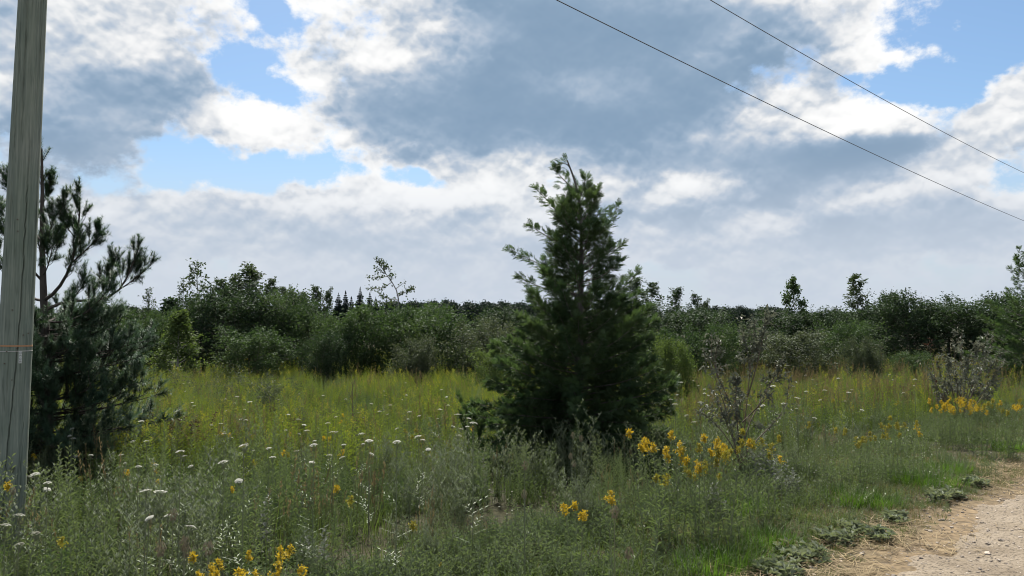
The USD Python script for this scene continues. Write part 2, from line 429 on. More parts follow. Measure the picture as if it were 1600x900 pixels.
def build_terrain():
    ts = np.unique(np.concatenate([np.geomspace(40, 4000, 40) * -1, np.arange(-40, 80, 0.8), np.geomspace(80, 4000, 40)]))
    ds = np.unique(np.concatenate([np.geomspace(20, 3000, 25) * -1, np.arange(-20, -1, 1.0), np.arange(-1, 4, .2), np.arange(4, 16, 0.8), np.geomspace(16, 4000, 60)]))
    v, f = sheet(ts, ds, lambda x, y, t, d: ground(x, y))
    soil = usdkit.material(stage, LOOK + 'soil', {
        'geo': ('geometry', {}),
        'n1': ('noise_texture', {'scale': 0.6, 'detail': 6.0, 'roughness': 0.7}), 'n2': ('noise_texture', {'scale': 14.0, 'detail': 4.0}),
        'r1': ('rgb_ramp', {'ramp': [(0.35, (.018, .018, .010)), (0.55, (.030, .030, .016)), (0.7, (.046, .042, .026))]}),
        'r2': ('rgb_ramp', {'ramp': [(0.3, (.5, .5, .5)), (0.7, (1.3, 1.25, 1.15))]}),
        'dist': ('vector_math', {'math_type': 'dot_product', 'vector2': tuple(N)}), 'off': ('math', {'math_type': 'subtract', 'value2': float(E0 @ N)}),
        'wig': ('math', {'math_type': 'multiply_add', 'value2': 1.6}), 'edge': ('map_range', {'range_type': 'smoothstep', 'from_min': 0.60, 'from_max': 1.30, 'to_min': 1.0, 'to_max': 0.0, 'clamp': True}),
        'earth': ('mix', {'mix_type': 'mix', 'color2': (.130, .100, .066)}),
        'm': ('mix', {'mix_type': 'multiply', 'fac': 1.0}), 'b': ('bump', {'strength': 0.8, 'distance': 0.03}), 'p': ('principled_bsdf', {'roughness': 0.95, 'specular_ior_level': 0.1}),
    }, [('geo.position', 'dist.vector1'), ('dist.value', 'off.value1'), ('n1.fac', 'wig.value1'), ('off.value', 'wig.value3'), ('wig.value', 'edge.value'), ('edge.result', 'earth.fac'), ('r1.color', 'earth.color1'), ('earth.color', 'm.color1'),
        ('geo.position', 'n1.vector'), ('geo.position', 'n2.vector'), ('n1.fac', 'r1.fac'), ('n2.fac', 'r2.fac'), ('r2.color', 'm.color2'), ('m.color', 'p.base_color'), ('n2.fac', 'b.height'), ('b.normal', 'p.normal')], surface='p.BSDF')
    g = part(None, 'ground', (v, f), soil, smooth=True)
    tag(g, kind='structure')

    # gravel road: one sheet whose ragged edge sinks into the verge
    def road_z(x, y, t, d):
        p = np.stack([x, y, 0 * x], -1)
        wob = (meshkit.fbm(p * 0.9, 4, 3) - 0.5) * 0.55 + (meshkit.fbm(p * 4, 3, 4) - .5) * 0.34
        dd = d + wob + 0.28
        z = np.interp(dd, [-7, -6, -3, -0.5, 0, .5, 1.0], [-.25, -.02, .10, .012, -.025, -.16, -.4])
        fine = (meshkit.fbm(p * 9.0, 4, 8) - .5) * .016 + (meshkit.noise(p * 1.3, 2) - .5) * .02
        return z + fine
    ts = np.unique(np.concatenate([np.geomspace(6, 500, 40) * -1, np.arange(-6, 3, 0.1), np.arange(-2, 8, .03), np.arange(8, 30, .1), np.geomspace(30, 900, 50)]))
    ds = np.unique(np.concatenate([np.arange(-7, -4, .25), np.arange(-4, 1.0, 0.03)]))
    v, f = sheet(ts, ds, road_z)
    gravel = usdkit.material(stage, LOOK + 'road_gravel', {
        'geo': ('geometry', {}),
        'n1': ('noise_texture', {'scale': 2.1, 'detail': 5.0, 'roughness': 0.6}),
        'n2': ('noise_texture', {'scale': 48.0, 'detail': 4.0, 'roughness': 0.6}),
        'v1': ('voronoi_texture', {'scale': 42.0, 'feature': 'f1', 'randomness': 1.0}),
        'r1': ('rgb_ramp', {'ramp': [(0.3, (.122, .098, .071)), (0.5, (.164, .135, .101)), (0.75, (.206, .173, .133))]}),
        'r2': ('rgb_ramp', {'ramp': [(0.36, (.45, .44, .43)), (0.47, (.95, .95, .95)), (0.72, (1.15, 1.15, 1.15))]}),
        'r3': ('rgb_ramp', {'ramp': [(0.0, (.72, .72, .72)), (0.35, (1, 1, 1))]}),
        'm': ('mix', {'mix_type': 'multiply', 'fac': 1.0}), 'm2': ('mix', {'mix_type': 'multiply', 'fac': 0.6}),
        'b': ('bump', {'strength': 1.0, 'distance': 0.02}), 'p': ('principled_bsdf', {'roughness': 0.95, 'specular_ior_level': 0.15}),
    }, [('geo.position', 'n1.vector'), ('geo.position', 'n2.vector'), ('geo.position', 'v1.vector'), ('n1.fac', 'r1.fac'), ('n2.fac', 'r2.fac'), ('v1.distance', 'r3.fac'),
        ('r1.color', 'm.color1'), ('r2.color', 'm.color2'), ('m.color', 'm2.color1'), ('r3.color', 'm2.color2'), ('m2.color', 'p.base_color'), ('n2.fac', 'b.height'), ('b.normal', 'p.normal')], surface='p.BSDF')
    r = part(None, 'road', (v, f), gravel, smooth=True)
    tag(r, kind='structure')
    return road_z


road_z = build_terrain()


def road_height(x, y):
    t, d = td(x, y)
    return road_z(x, y, t, d)


def spot(px, py, y, z=None):
    """the ground point under the photograph column px at depth y"""
    x = ray(px, py)[0] * y
    return np.array([x, y, float(ground(np.array(x), np.array(y))) if z is None else z])

# ------------------------------------------------------------------ utility pole and wires
def build_pole():
    y = 7.3
    a, b = at(27.0, 480, y), at(51.0, 0, y)
    lean = (b - a) / (b[2] - a[2])
    gz = float(ground(np.array(a[0]), np.array(y)))
    foot = a + lean * (gz - 0.25 - a[2])
    zs = np.linspace(gz - 0.25, 9.4, 150)
    rz = np.interp(zs, [-1, 0.1, 1.8, 4.9, 9.4], [.150, .146, .139, .121, .102])
    g = Geo()
    sides = 120
    ang = np.arange(sides) * 2 * np.pi / sides
    loc = np.stack([lean[0] * (zs - gz), 0 * zs, zs - gz], 1)
    # the weathering checks are real grooves down the shaft
    depth = np.zeros((len(zs), sides))
    rng = np.random.default_rng(4)
    for k in range(22):
        s = rng.integers(sides); z0 = rng.uniform(-.2, 7); ln = rng.uniform(.3, 1.6); dp = rng.uniform(.005, .010)
        wob = np.round(np.cumsum(rng.normal(size=len(zs)) * .13)).astype(int)
        depth[np.arange(len(zs)), (s + wob) % sides] += dp * np.clip(2 - 2 * np.abs((zs - z0) / ln), 0, 1)
    wob = np.round(np.interp(zs, [-1, .2, .7, 1.4, 1.7, 3.4, 9], [-9, -8, -6, -1, 0, 1, 2]) + rng.normal(size=len(zs)) * .25).astype(int)
    depth[np.arange(len(zs)), (int(sides * .878) + wob) % sides] += .016 * np.clip((3.5 - zs) / .8, 0, 1)     # the long check down the face
    rr = rz[:, None] - depth + rng.normal(size=(1, sides)) * .0009
    v = loc[:, None] + np.stack([rr * np.cos(ang), rr * np.sin(ang), 0 * rr], -1)
    k = len(zs)
    i, j = np.meshgrid(np.arange(k - 1), np.arange(sides), indexing='ij')
    q = np.stack([i * sides + j, i * sides + (j + 1) % sides, (i + 1) * sides + (j + 1) % sides, (i + 1) * sides + j], -1).reshape(-1, 4)
    top = (k - 1) * sides
    f = np.vstack([q[:, [0, 1, 2]], q[:, [0, 2, 3]], [[top, top + s, top + s + 1] for s in range(1, sides - 1)]])
    g.add(v.reshape(-1, 3), f)
    wood = usdkit.material(stage, LOOK + 'pole_wood', {
        'tc': ('texture_coordinate', {}), 'map': ('mapping', {'scale': (1, 1, 0.035)}), 'map2': ('mapping', {'scale': (1, 1, 0.07)}),
        'n1': ('noise_texture', {'scale': 55.0, 'detail': 6.0, 'roughness': 0.7}), 'n2': ('noise_texture', {'scale': 38.0, 'detail': 4.0}), 'n3': ('noise_texture', {'scale': 2.2, 'detail': 4.0}),
        'r1': ('rgb_ramp', {'ramp': [(0.25, (.050, .058, .052)), (0.36, (.112, .130, .116)), (0.5, (.145, .164, .143)), (0.7, (.198, .212, .188))]}),
        'r2': ('rgb_ramp', {'ramp': [(0.30, (.62, .64, .62)), (0.42, (1, 1, 1)), (0.75, (1.1, 1.1, 1.08))]}),
        'r3': ('rgb_ramp', {'ramp': [(0.3, (.78, .84, .76)), (0.7, (1.1, 1.08, 1.04))]}),
        'm': ('mix', {'mix_type': 'multiply', 'fac': 1.0}), 'm2': ('mix', {'mix_type': 'multiply', 'fac': 1.0}),
        'b': ('bump', {'strength': 0.55, 'distance': 0.006}), 'p': ('principled_bsdf', {'roughness': 0.9, 'specular_ior_level': 0.2}),
    }, [('tc.object', 'map.vector'), ('tc.object', 'map2.vector'), ('map.vector', 'n1.vector'), ('map2.vector', 'n2.vector'), ('tc.object', 'n3.vector'), ('n1.fac', 'r1.fac'), ('n2.fac', 'r2.fac'), ('n3.fac', 'r3.fac'),
        ('r1.color', 'm.color1'), ('r2.color', 'm.color2'), ('m.color', 'm2.color1'), ('r3.color', 'm2.color2'), ('m2.color', 'p.base_color'), ('n1.fac', 'b.height'), ('b.normal', 'p.normal')], surface='p.BSDF')
    base = np.array([a[0] + lean[0] * (gz - a[2]), y, gz])
    t = thing('utility_pole', 'weathered grey wooden utility pole with an orange band, standing in weeds at the left edge', 'utility pole', base)
    part(t, 'shaft', g, wood, smooth=25)

    def axis(z):
        return np.array([lean[0] * (z - gz), 0, z - gz]), float(np.interp(z, [-1, 0.1, 1.8, 4.9, 9.4], [.150, .146, .139, .121, .102]))

    def band(name, py, h, mat, tilt=0.0, rough=.003):
        z = at(27, py, y - .13)[2]
        c, r = axis(z)
        an = np.linspace(0, 2 * np.pi, 49)
        ring = np.stack([c[0] + (r + rough) * np.cos(an), c[1] + (r + rough) * np.sin(an), c[2] + tilt * np.cos(an)], 1)
        v = np.vstack([ring + [0, 0, h / 2], ring - [0, 0, h / 2], ring * 1.0 + [0, 0, h / 2]])
        v[98:, 0] = c[0] + (v[98:, 0] - c[0]) * (1 - 2.2 * rough / r); v[98:, 1] *= (1 - 2.2 * rough / r)
        f = []
        for s in range(48):
            f += [[s, 49 + s, 50 + s], [s, 50 + s, s + 1], [s, s + 1, 99 + s], [s, 99 + s, 98 + s]]
        part(t, name, (v, np.array(f)), mat, smooth=40)

    band('orange_band', 540.5, .016, plain_mat('faded_orange', (.30, .155, .075), .7), -.002)
    band('cord', 549, .005, plain_mat('pale_cord', (.42, .40, .38), .7), .001, .004)
    # small tag with vertical marks, nailed to the road side
    z0, z1 = at(31.5, 568, y - .14)[2], at(31.5, 549.5, y - .14)[2]
    c, r = axis((z0 + z1) / 2)
    rd = ray(31.5, 558)[:2]; rd = rd / np.linalg.norm(rd); ctr = base[:2] + c[:2]
    along = ctr @ rd; miss = ctr - along * rd
    hit = rd * (along - math.sqrt(max(r * r - miss @ miss, 0)))           # where the sight line meets the shaft
    face = (hit - ctr) / np.linalg.norm(hit - ctr); turn = math.atan2(face[0], -face[1])
    w, dpt = .026, .003

    def stick(box, out):
        box.apply_transform(trimesh.transformations.rotation_matrix(turn, [0, 0, 1]))
        box.apply_translation([hit[0] - base[0] + face[0] * out, hit[1] - base[1] + face[1] * out, (z0 + z1) / 2 - gz])
        return box
    box = stick(trimesh.creation.box([w, dpt, z1 - z0]), .004)
    tg = part(t, 'number_tag', (np.array(box.vertices), np.array(box.faces)), plain_mat('tag_metal', (.45, .46, .44), .5))
    mk = Geo()
    for k in range(4):
        zc = (k - 1.5) * (z1 - z0) / 4
        for dx, dz, ww, hh in ((-.006, 0, .003, .016), (.006, .0, .003, .016), (0, .0085, .014, .003), (0, -.0085 if k % 2 else .001, .014, .003)):
            bx = trimesh.creation.box([ww, .0012, hh]); bx.apply_translation([dx, 0, zc + dz]); stick(bx, .0062)
            mk.add(bx.vertices, bx.faces)
    part(tg, 'markings', mk, plain_mat('tag_marks', (.06, .06, .06), .6))
    nails = np.random.default_rng(8)
    for k in range(9):                                       # old nails and staples
        z = nails.uniform(.9, 2.9); c, r = axis(z); an = nails.uniform(-1.9, -.2)
        m = trimesh.creation.cylinder(.006, .02, sections=8); m.apply_transform(trimesh.transformations.rotation_matrix(math.pi / 2, [1, 0, 0])); m.apply_transform(trimesh.transformations.rotation_matrix(an + math.pi / 2, [0, 0, 1]))
        m.apply_translation(c + np.array([math.cos(an), math.sin(an), 0]) * (r - .003))
        part(t, 'nail', (np.array(m.vertices), np.array(m.faces)), M['dry_stem'])
    # insulators where the wires are tied, above the frame
    por = plain_mat('insulator_porcelain', (.30, .28, .26), .3)
    ends = []
    for zz in (8.75, 7.28):
        c, r = axis(zz)
        prof = np.array([[0.0, -.06], [.03, -.06], [.03, -.02], [.055, -.015], [.05, .01], [.03, .02], [.045, .04], [.04, .06], [0, .065]])
        m = trimesh.creation.revolve(prof, sections=16)
        off = c + np.array([N[0], N[1], 0]) * -(r + .05)
        m.apply_translation(off)
        ins = part(t, 'insulator', (np.array(m.vertices), np.array(m.faces)), por, smooth=30)
        br = Geo().tube([c + np.array([N[0], N[1], 0]) * -(r - .02) - [0, 0, .03], off - [0, 0, .05]], .012, 6)
        part(ins, 'bracket', br, M['dry_stem'])
        ends.append(base + off + [0, 0, .065])
    return t, base, ends


pole, pole_base, wire_ends = build_pole()


def build_wire(px0, py0, px1, py1, start, label):
    """a wire on the line of the poles through two pixels"""
    def hit(px, py):
        r = ray(px, py)
        # x = r0*y on the vertical plane through the pole along T
        bx, by = start[0], start[1]
        y = (bx * T[1] - by * T[0]) / (r[0] * T[1] - T[0])
        s = (y - by) / T[1]
        return s, EYE + r[2] * y
    s0, z0 = hit(px0, py0); s1, z1 = hit(px1, py1)
    # parabola through the tie and the two sightings
    A = np.array([[0, 0, 1], [s0 ** 2, s0, 1], [s1 ** 2, s1, 1]]); co = np.linalg.solve(A, [start[2], z0, z1])
    s = np.linspace(0, 52, 90)
    z = np.polyval(co, s)
    pts = np.stack([start[0] + T[0] * s, start[1] + T[1] * s, z], 1)
    back = np.stack([start[0] - T[0] * s[:50:5], start[1] - T[1] * s[:50:5], start[2] - .055 * s[:50:5]], 1)[:0:-1]
    g = Geo().tube(np.vstack([back, pts]), .0085, 6)
    p = part(None, 'power_line', g, M['wire'], smooth=True)
    tag(p, label, 'wire')
    return s0, z0, s1, z1, co


M['wire'] = plain_mat('weathered_wire', (.045, .045, .048), .6)
print('wire', build_wire(1110, 0, 1600, 270, wire_ends[0], 'upper dark overhead wire crossing the top right sky, nearer the top right corner'))
print('wire', build_wire(870, 0, 1600, 345, wire_ends[1], 'lower dark overhead wire slanting across the sky above the lone cedar'))


# ------------------------------------------------------------------ pine behind the pole
def shoot_needles(g, rng, p0, d, L, n, nl=.070, nw=.0078, spread=1.35):
    """needles all round a shoot"""
    t = rng.random(n) * L
    base = p0 + d * t[:, None]
    r = sphere_dirs(rng, n); r -= (r @ d)[:, None] * d
    dirs = unit(d * (0.55 + .5 * (t / L)[:, None]) + unit(r) * spread)
    g.needles(base, dirs, nl * rng.uniform(.7, 1.15, n), nw)


def pine_branch(gw, gn, rng, pts, r0, n_side, side_len, shoots=1.0, bare=0.25, npts=9, upness=.55):
    c = polyline(pts, npts)
    gw.tube(c, np.linspace(r0, r0 * .3, npts), 5)
    L = np.linalg.norm(c[-1] - c[0])
    for k in range(n_side):
        t = bare + (1 - bare) * (k + rng.random()) / n_side
        i = t * (npts - 1); a = int(min(i, npts - 2)); p = c[a] + (c[a + 1] - c[a]) * (i - a)
        ax = unit(c[a + 1] - c[a])
        r = rng.normal(size=3); r -= (r @ ax) * ax; r = unit(r)
        d = unit(ax * .75 + r * .75 + [0, 0, upness])
        ln = side_len * rng.uniform(.55, 1.1) * (1.15 - .5 * t)
        q = np.array([p, p + d * ln * .55, p + unit(d + [0, 0, .35]) * ln])
        gw.tube(q, [.006, .0045, .003], 3)
        for m in range(int(round(8 * shoots))):
            u = rng.uniform(.35, 1.0)
            b = p + (q[2] - p) * u
            dd = unit(d + rng.normal(size=3) * .45 + [0, 0, upness * .6])
            shoot_needles(gn, rng, b, dd, rng.uniform(.09, .18), 64)
        shoot_needles(gn, rng, q[2] - d * .14, unit(q[2] - q[1]), .26, 110)
    e = unit(c[-1] - c[-2])
    shoot_needles(gn, rng, c[-1] - e * .18, e, .36, 150)


def build_pine():
    rng = np.random.default_rng(11)
    y = 11.6
    foot = spot(70, 690, y)
    gw, gn = Geo(), Geo()
    P = lambda px, py, dy=0.0: at(px, py, y + dy) - foot
    trunk = polyline([np.zeros(3) - [0, 0, .1], P(74, 600), P(69, 480), P(66, 380), P(66, 300), P(65, 232)], 16)
    gw.tube(trunk, np.linspace(.10, .014, 16), 8)
    e = unit(trunk[-1] - trunk[-2])
    shoot_needles(gn, rng, trunk[-1] - [0, 0, .18], e, .34, 170)
    for k in range(10):                                       # candles round the leader
        z = rng.uniform(.10, .62); a = rng.uniform(0, 6.28)
        b = trunk[-1] - [0, 0, z]
        d = unit([math.cos(a) * .45, math.sin(a) * .45, 1])
        gw.tube([b, b + d * .2], [.006, .003], 3)
        shoot_needles(gn, rng, b + d * .05, d, .24, 110)
    # the long limbs that show against the sky, read off one by one
    limbs = [
        ([P(68, 470), P(98, 440, -.2), P(115, 400, -.3), P(123, 350, -.3), P(125, 316, -.3)], .030, 13, .42),
        ([P(110, 412, -.3), P(140, 385, -.4), P(158, 366, -.4)], .014, 8, .34),
        ([P(119, 372, -.3), P(102, 350, -.2), P(94, 335, -.2)], .010, 5, .26),
        ([P(69, 485), P(125, 470, .3), P(175, 462, .3), P(200, 430, .2), P(216, 390, .2)], .026, 15, .40),
        ([P(170, 462, .3), P(205, 440, .5), P(232, 418, .5)], .013, 8, .34),
        ([P(150, 467, .3), P(172, 430, .1), P(178, 405, .1)], .012, 7, .34),
        ([P(66, 395), P(78, 360, -.2), P(92, 330, -.3), P(104, 318, -.3)], .014, 8, .30),
        ([P(66, 400), P(80, 385, .3), P(96, 362, .4)], .012, 7, .30),
        ([P(65, 330), P(74, 300, .1), P(80, 285, .1)], .009, 6, .22),
        ([P(66, 380), P(45, 345, .2), P(20, 300, .3), P(6, 276, .3)], .016, 10, .34),
        ([P(67, 440), P(35, 400, -.2), P(5, 355, -.3), P(-14, 330, -.3)], .02, 12, .40),
        ([P(68, 470), P(30, 450, .3), P(-10, 400, .4), P(-30, 370, .4)], .024, 14, .44),
        ([P(66, 410), P(60, 380, .5), P(54, 340, .9)], .012, 8, .3),
        ([P(67, 430), P(78, 405, -.5), P(84, 375, -.8)], .012, 8, .3),
        ([P(69, 500), P(110, 500, -.5), P(150, 475, -.8), P(170, 450, -.9)], .02, 12, .42),
        ([P(69, 500), P(95, 490, .7), P(120, 460, 1.1), P(135, 435, 1.2)], .02, 12, .42),
    ]
    for pts, r, n, sl in limbs:
        pine_branch(gw, gn, rng, pts, r, n, sl)
    # lower whorls: long, thick with needles, turned up at the ends
    for z, R, n in ((2.25, 1.3, 11), (1.95, 1.45, 12), (1.65, 1.5, 12), (1.35, 1.55, 13), (1.05, 1.6, 13), (.75, 1.6, 13), (.42, 1.45, 12)):
        a0 = rng.uniform(0, 6.28)
        for k in range(n):
            a = a0 + k * 6.283 / n + rng.uniform(-.25, .25)
            h = np.array([math.cos(a), math.sin(a), 0]); ln = R * rng.uniform(.72, 1.08)
            z0 = z + rng.uniform(-.12, .12)
            c = np.array([0.02, 0, z0])
            sag = rng.uniform(-.02, .18) + (.15 if z < 1.0 else 0)
            pine_branch(gw, gn, rng, [c, c + h * ln * .5 + [0, 0, .10 - sag * .5], c + h * ln + [0, 0, .32 - sag]], .015, 10, .42, .75, .14)
    t = thing('pine_tree', 'bushy dark green pine with upturned limbs, just behind the utility pole', 'tree', foot)
    part(t, 'trunk', gw, M['pine_bark'], smooth=50)
    part(t, 'crown', gn, M['pine'])


build_pine()


# ------------------------------------------------------------------ the lone cedar, and the one at the right edge
def cedar_spray(rng, n=9):
    """a flat fan of scale foliage, along +x, about 1 long"""
    b, d, L, W = [], [], [], []
    for k in range(n):
        t = (k + .3) / n
        s = 1 if k % 2 else -1
        ang = math.radians(rng.uniform(28, 48)) * s
        b.append([t * .72, 0, 0]); d.append([math.cos(ang), math.sin(ang), rng.uniform(-.25, .12)]); L.append((.52 - .26 * t) * rng.uniform(.8, 1.2)); W.append(.11)
    b.append([.0, 0, 0]); d.append([1, 0, -.05]); L.append(1.0); W.append(.10)
    return np.array(b), np.array(d), np.array(L), np.array(W) * .8


def put_sprays(g, rng, p, d, size, roll=None):
    """many sprays at once: p (n,3), d (n,3)"""
    n = len(p)
    d = unit(d)
    up = np.array([0, 0, 1.0]) + rng.normal(size=(n, 3)) * .55
    side = unit(np.cross(up, d)); nr = np.cross(d, side)
    fans = [cedar_spray(rng) for _ in range(6)]
    which = rng.integers(0, 6, n)
    for k, (b, dd, L, W) in enumerate(fans):
        s = which == k
        if not s.any(): continue
        m = s.sum(); R = np.stack([d[s], side[s], nr[s]], 1)            # rows
        sz = np.broadcast_to(size, (n,))[s]
        bb = np.einsum('kj,njc->nkc', b, R) * sz[:, None, None] + p[s][:, None]
        dv = np.einsum('kj,njc->nkc', dd, R)
        nn = np.repeat(nr[s], len(b), 0)
        g.leaves(bb.reshape(-1, 3), dv.reshape(-1, 3), nn, (sz[:, None] * L).ravel(), (sz[:, None] * W).ravel(), fold=.05, droop=.10)


def build_cedar(name, label, foot, H, profile, lean, seed, nb, trunk_pts, tops, dens=1.0):
    rng = np.random.default_rng(seed)
    gw, gs = Geo(), Geo()
    trunk = polyline(trunk_pts, 18)
    gw.tube(trunk, np.linspace(.085, .010, 18) * H / 4.6, 7)
    tz = trunk[:, 2]

    def axis(z):
        return np.array([np.interp(z, tz, trunk[:, 0]), np.interp(z, tz, trunk[:, 1]), z])

    def limb(pts, r, dense):
        c = polyline(pts, 8)
        gw.tube(c, np.linspace(r, r * .25, 8), 4)
        seg = np.linalg.norm(np.diff(c, axis=0), axis=1).sum()
        n = int(seg * 58 * dense * dens) + 4
        t = .16 + .84 * rng.random(n) ** .75
        i = t * 7; a = np.minimum(i.astype(int), 6)
        p = c[a] + (c[a + 1] - c[a]) * (i - a)[:, None]
        ax = unit(c[a + 1] - c[a])
        r_ = sphere_dirs(rng, n); r_ -= (r_ * ax).sum(1)[:, None] * ax; r_ = unit(r_)
        d = unit(ax * rng.uniform(.5, 1.2, n)[:, None] + r_ * .85 + [0, 0, .12])
        off = rng.uniform(0, .18, n)[:, None] * (1.1 - t)[:, None]
        put_sprays(gs, rng, p + r_ * off, d, rng.uniform(.09, .175, n) * (1.1 - .25 * t))
        ends = np.repeat(c[-1:], 4, 0) - unit(c[-1] - c[-2]) * rng.uniform(0, .12, 4)[:, None]
        put_sprays(gs, rng, ends, unit(c[-1] - c[-2]) + rng.normal(size=(4, 3)) * .28, rng.uniform(.10, .17, 4))

    for k in range(nb):
        z = H * (.03 + .90 * ((k + rng.random()) / nb) ** 1.3)
        if z > .5 * H and k % 3 == 0:
            continue                                         # gaps in the ragged spire
        a = k * 2.39996 + rng.uniform(-.3, .3)
        R = np.interp(z / H, *profile) * rng.uniform(.78, 1.12)
        u = z / H
        c = axis(z * .93)
        h = np.array([math.cos(a), math.sin(a), 0])
        rise = np.interp(u, [0, .3, .55, .8, 1], [.10, .35, .62, .95, 1.2]) * rng.uniform(.75, 1.2)
        tip = c + h * R + [0, 0, R * rise]
        mid = c + h * R * .55 + [0, 0, R * rise * .35]
        if u < .10: tip[2] = c[2] + .03 * R
        if u < .25: tip[2] = max(tip[2] - .1, .12); mid[2] = max(mid[2], .1)
        limb([c, mid, tip], .016 * (1.15 - u), np.interp(u, [0, .45, .6, 1], [2.3, 2.1, 1.0, .8]))
    for pts in tops:
        limb(pts, .012, .9)
    for k in range(34):                                      # skirt: low boughs that sweep down into the grass
        a = k * 2.39996; R = profile[1][2] * rng.uniform(.40, .80); z = H * rng.uniform(.05, .15)
        h = np.array([math.cos(a), math.sin(a), 0])
        limb([axis(z), axis(z) + h * R * .5 + [0, 0, .02], axis(z) + h * R + [0, 0, min(0.1, .14 - z * .8)]], .014, 2.0)
    t = thing(name, label, 'tree', foot)
    part(t, 'trunk', gw, M['bark'], smooth=50)
    part(t, 'crown', gs, M['cedar'])
    return t


def lone_cedar():
    y = 11.0
    foot = spot(905, 700, y)
    P = lambda px, py, dy=0.0: at(px, py, y + dy) - foot
    trunk = [[0, 0, -.1], P(905, 560), P(908, 440), P(908, 350), P(903, 300), P(893, 268), P(886, 250)]
    tops = [
        [P(903, 300), P(880, 280), P(866, 263)], [P(908, 345), P(870, 325, .1), P(836, 292, .1)], [P(908, 400), P(860, 372, -.2), P(826, 352, -.2)],
        [P(908, 430), P(850, 415, .1), P(796, 388, .1)], [P(907, 320), P(922, 308), P(935, 292)], [P(908, 380), P(945, 355), P(966, 318, .1)],
        [P(908, 420), P(950, 400, .2), P(974, 380, .2)], [P(908, 440), P(950, 425, -.3), P(972, 405, -.3)], [P(905, 310), P(912, 292), P(914, 272)], [P(908, 460), P(850, 450), P(810, 432)],
        [P(908, 380), P(880, 350, -.3), P(862, 318, -.4)], [P(908, 370), P(930, 340, .3), P(944, 330, .3)], [P(893, 268), P(884, 256), P(871, 258)],
    ]
    rng = np.random.default_rng(2)
    for k in range(26):                                      # fill of the ragged upper cone
        v = rng.uniform(300, 450); w = np.interp(v, [250, 300, 400, 450], [6, 28, 58, 74]); s = rng.choice([-1, 1])
        px = 906 + s * w * rng.uniform(.4, 1.0); dy = rng.uniform(-.6, .6)
        tops.append([P(907, v + 40), P(907 + (px - 907) * .5, v + 25, dy * .5), P(px, v, dy)])
    prof = ([0, .05, .12, .22, .34, .46, .55, .62, .75, .9, 1], [1.40, 1.54, 1.56, 1.42, 1.16, .92, .74, .56, .38, .20, .06])
    build_cedar('cedar_tree', 'lone dark green cedar with a ragged pointed top in the middle of the meadow', foot, 4.6, prof, 0, 21, 180, trunk, tops, 1.25)
    # a low spray of its own at the left foot
    y2 = 22.0
    foot2 = spot(1612, 600, y2)
    Q = lambda px, py, dy=0.0: at(px, py, y2 + dy) - foot2
    H2 = Q(1606, 372)[2]
    tops2 = [[Q(1608, 450), Q(1595, 425), Q(1588, 402)], [Q(1610, 480), Q(1590, 462), Q(1573, 452)], [Q(1609, 440), Q(1600, 415), Q(1592, 388)], [Q(1611, 500), Q(1590, 490), Q(1570, 480)]]
    prof2 = ([0, .1, .25, .45, .6, .8, 1], [1.5, 1.65, 1.5, 1.1, .75, .42, .06])
    build_cedar('cedar_tree', 'dark cedar cut off by the right edge, behind the silvery shrub', foot2, H2, prof2, 0, 33, 90, [[0, 0, -.1], [0, 0, H2 * .5], [-.02, 0, H2]], tops2, 1.0)


lone_cedar()

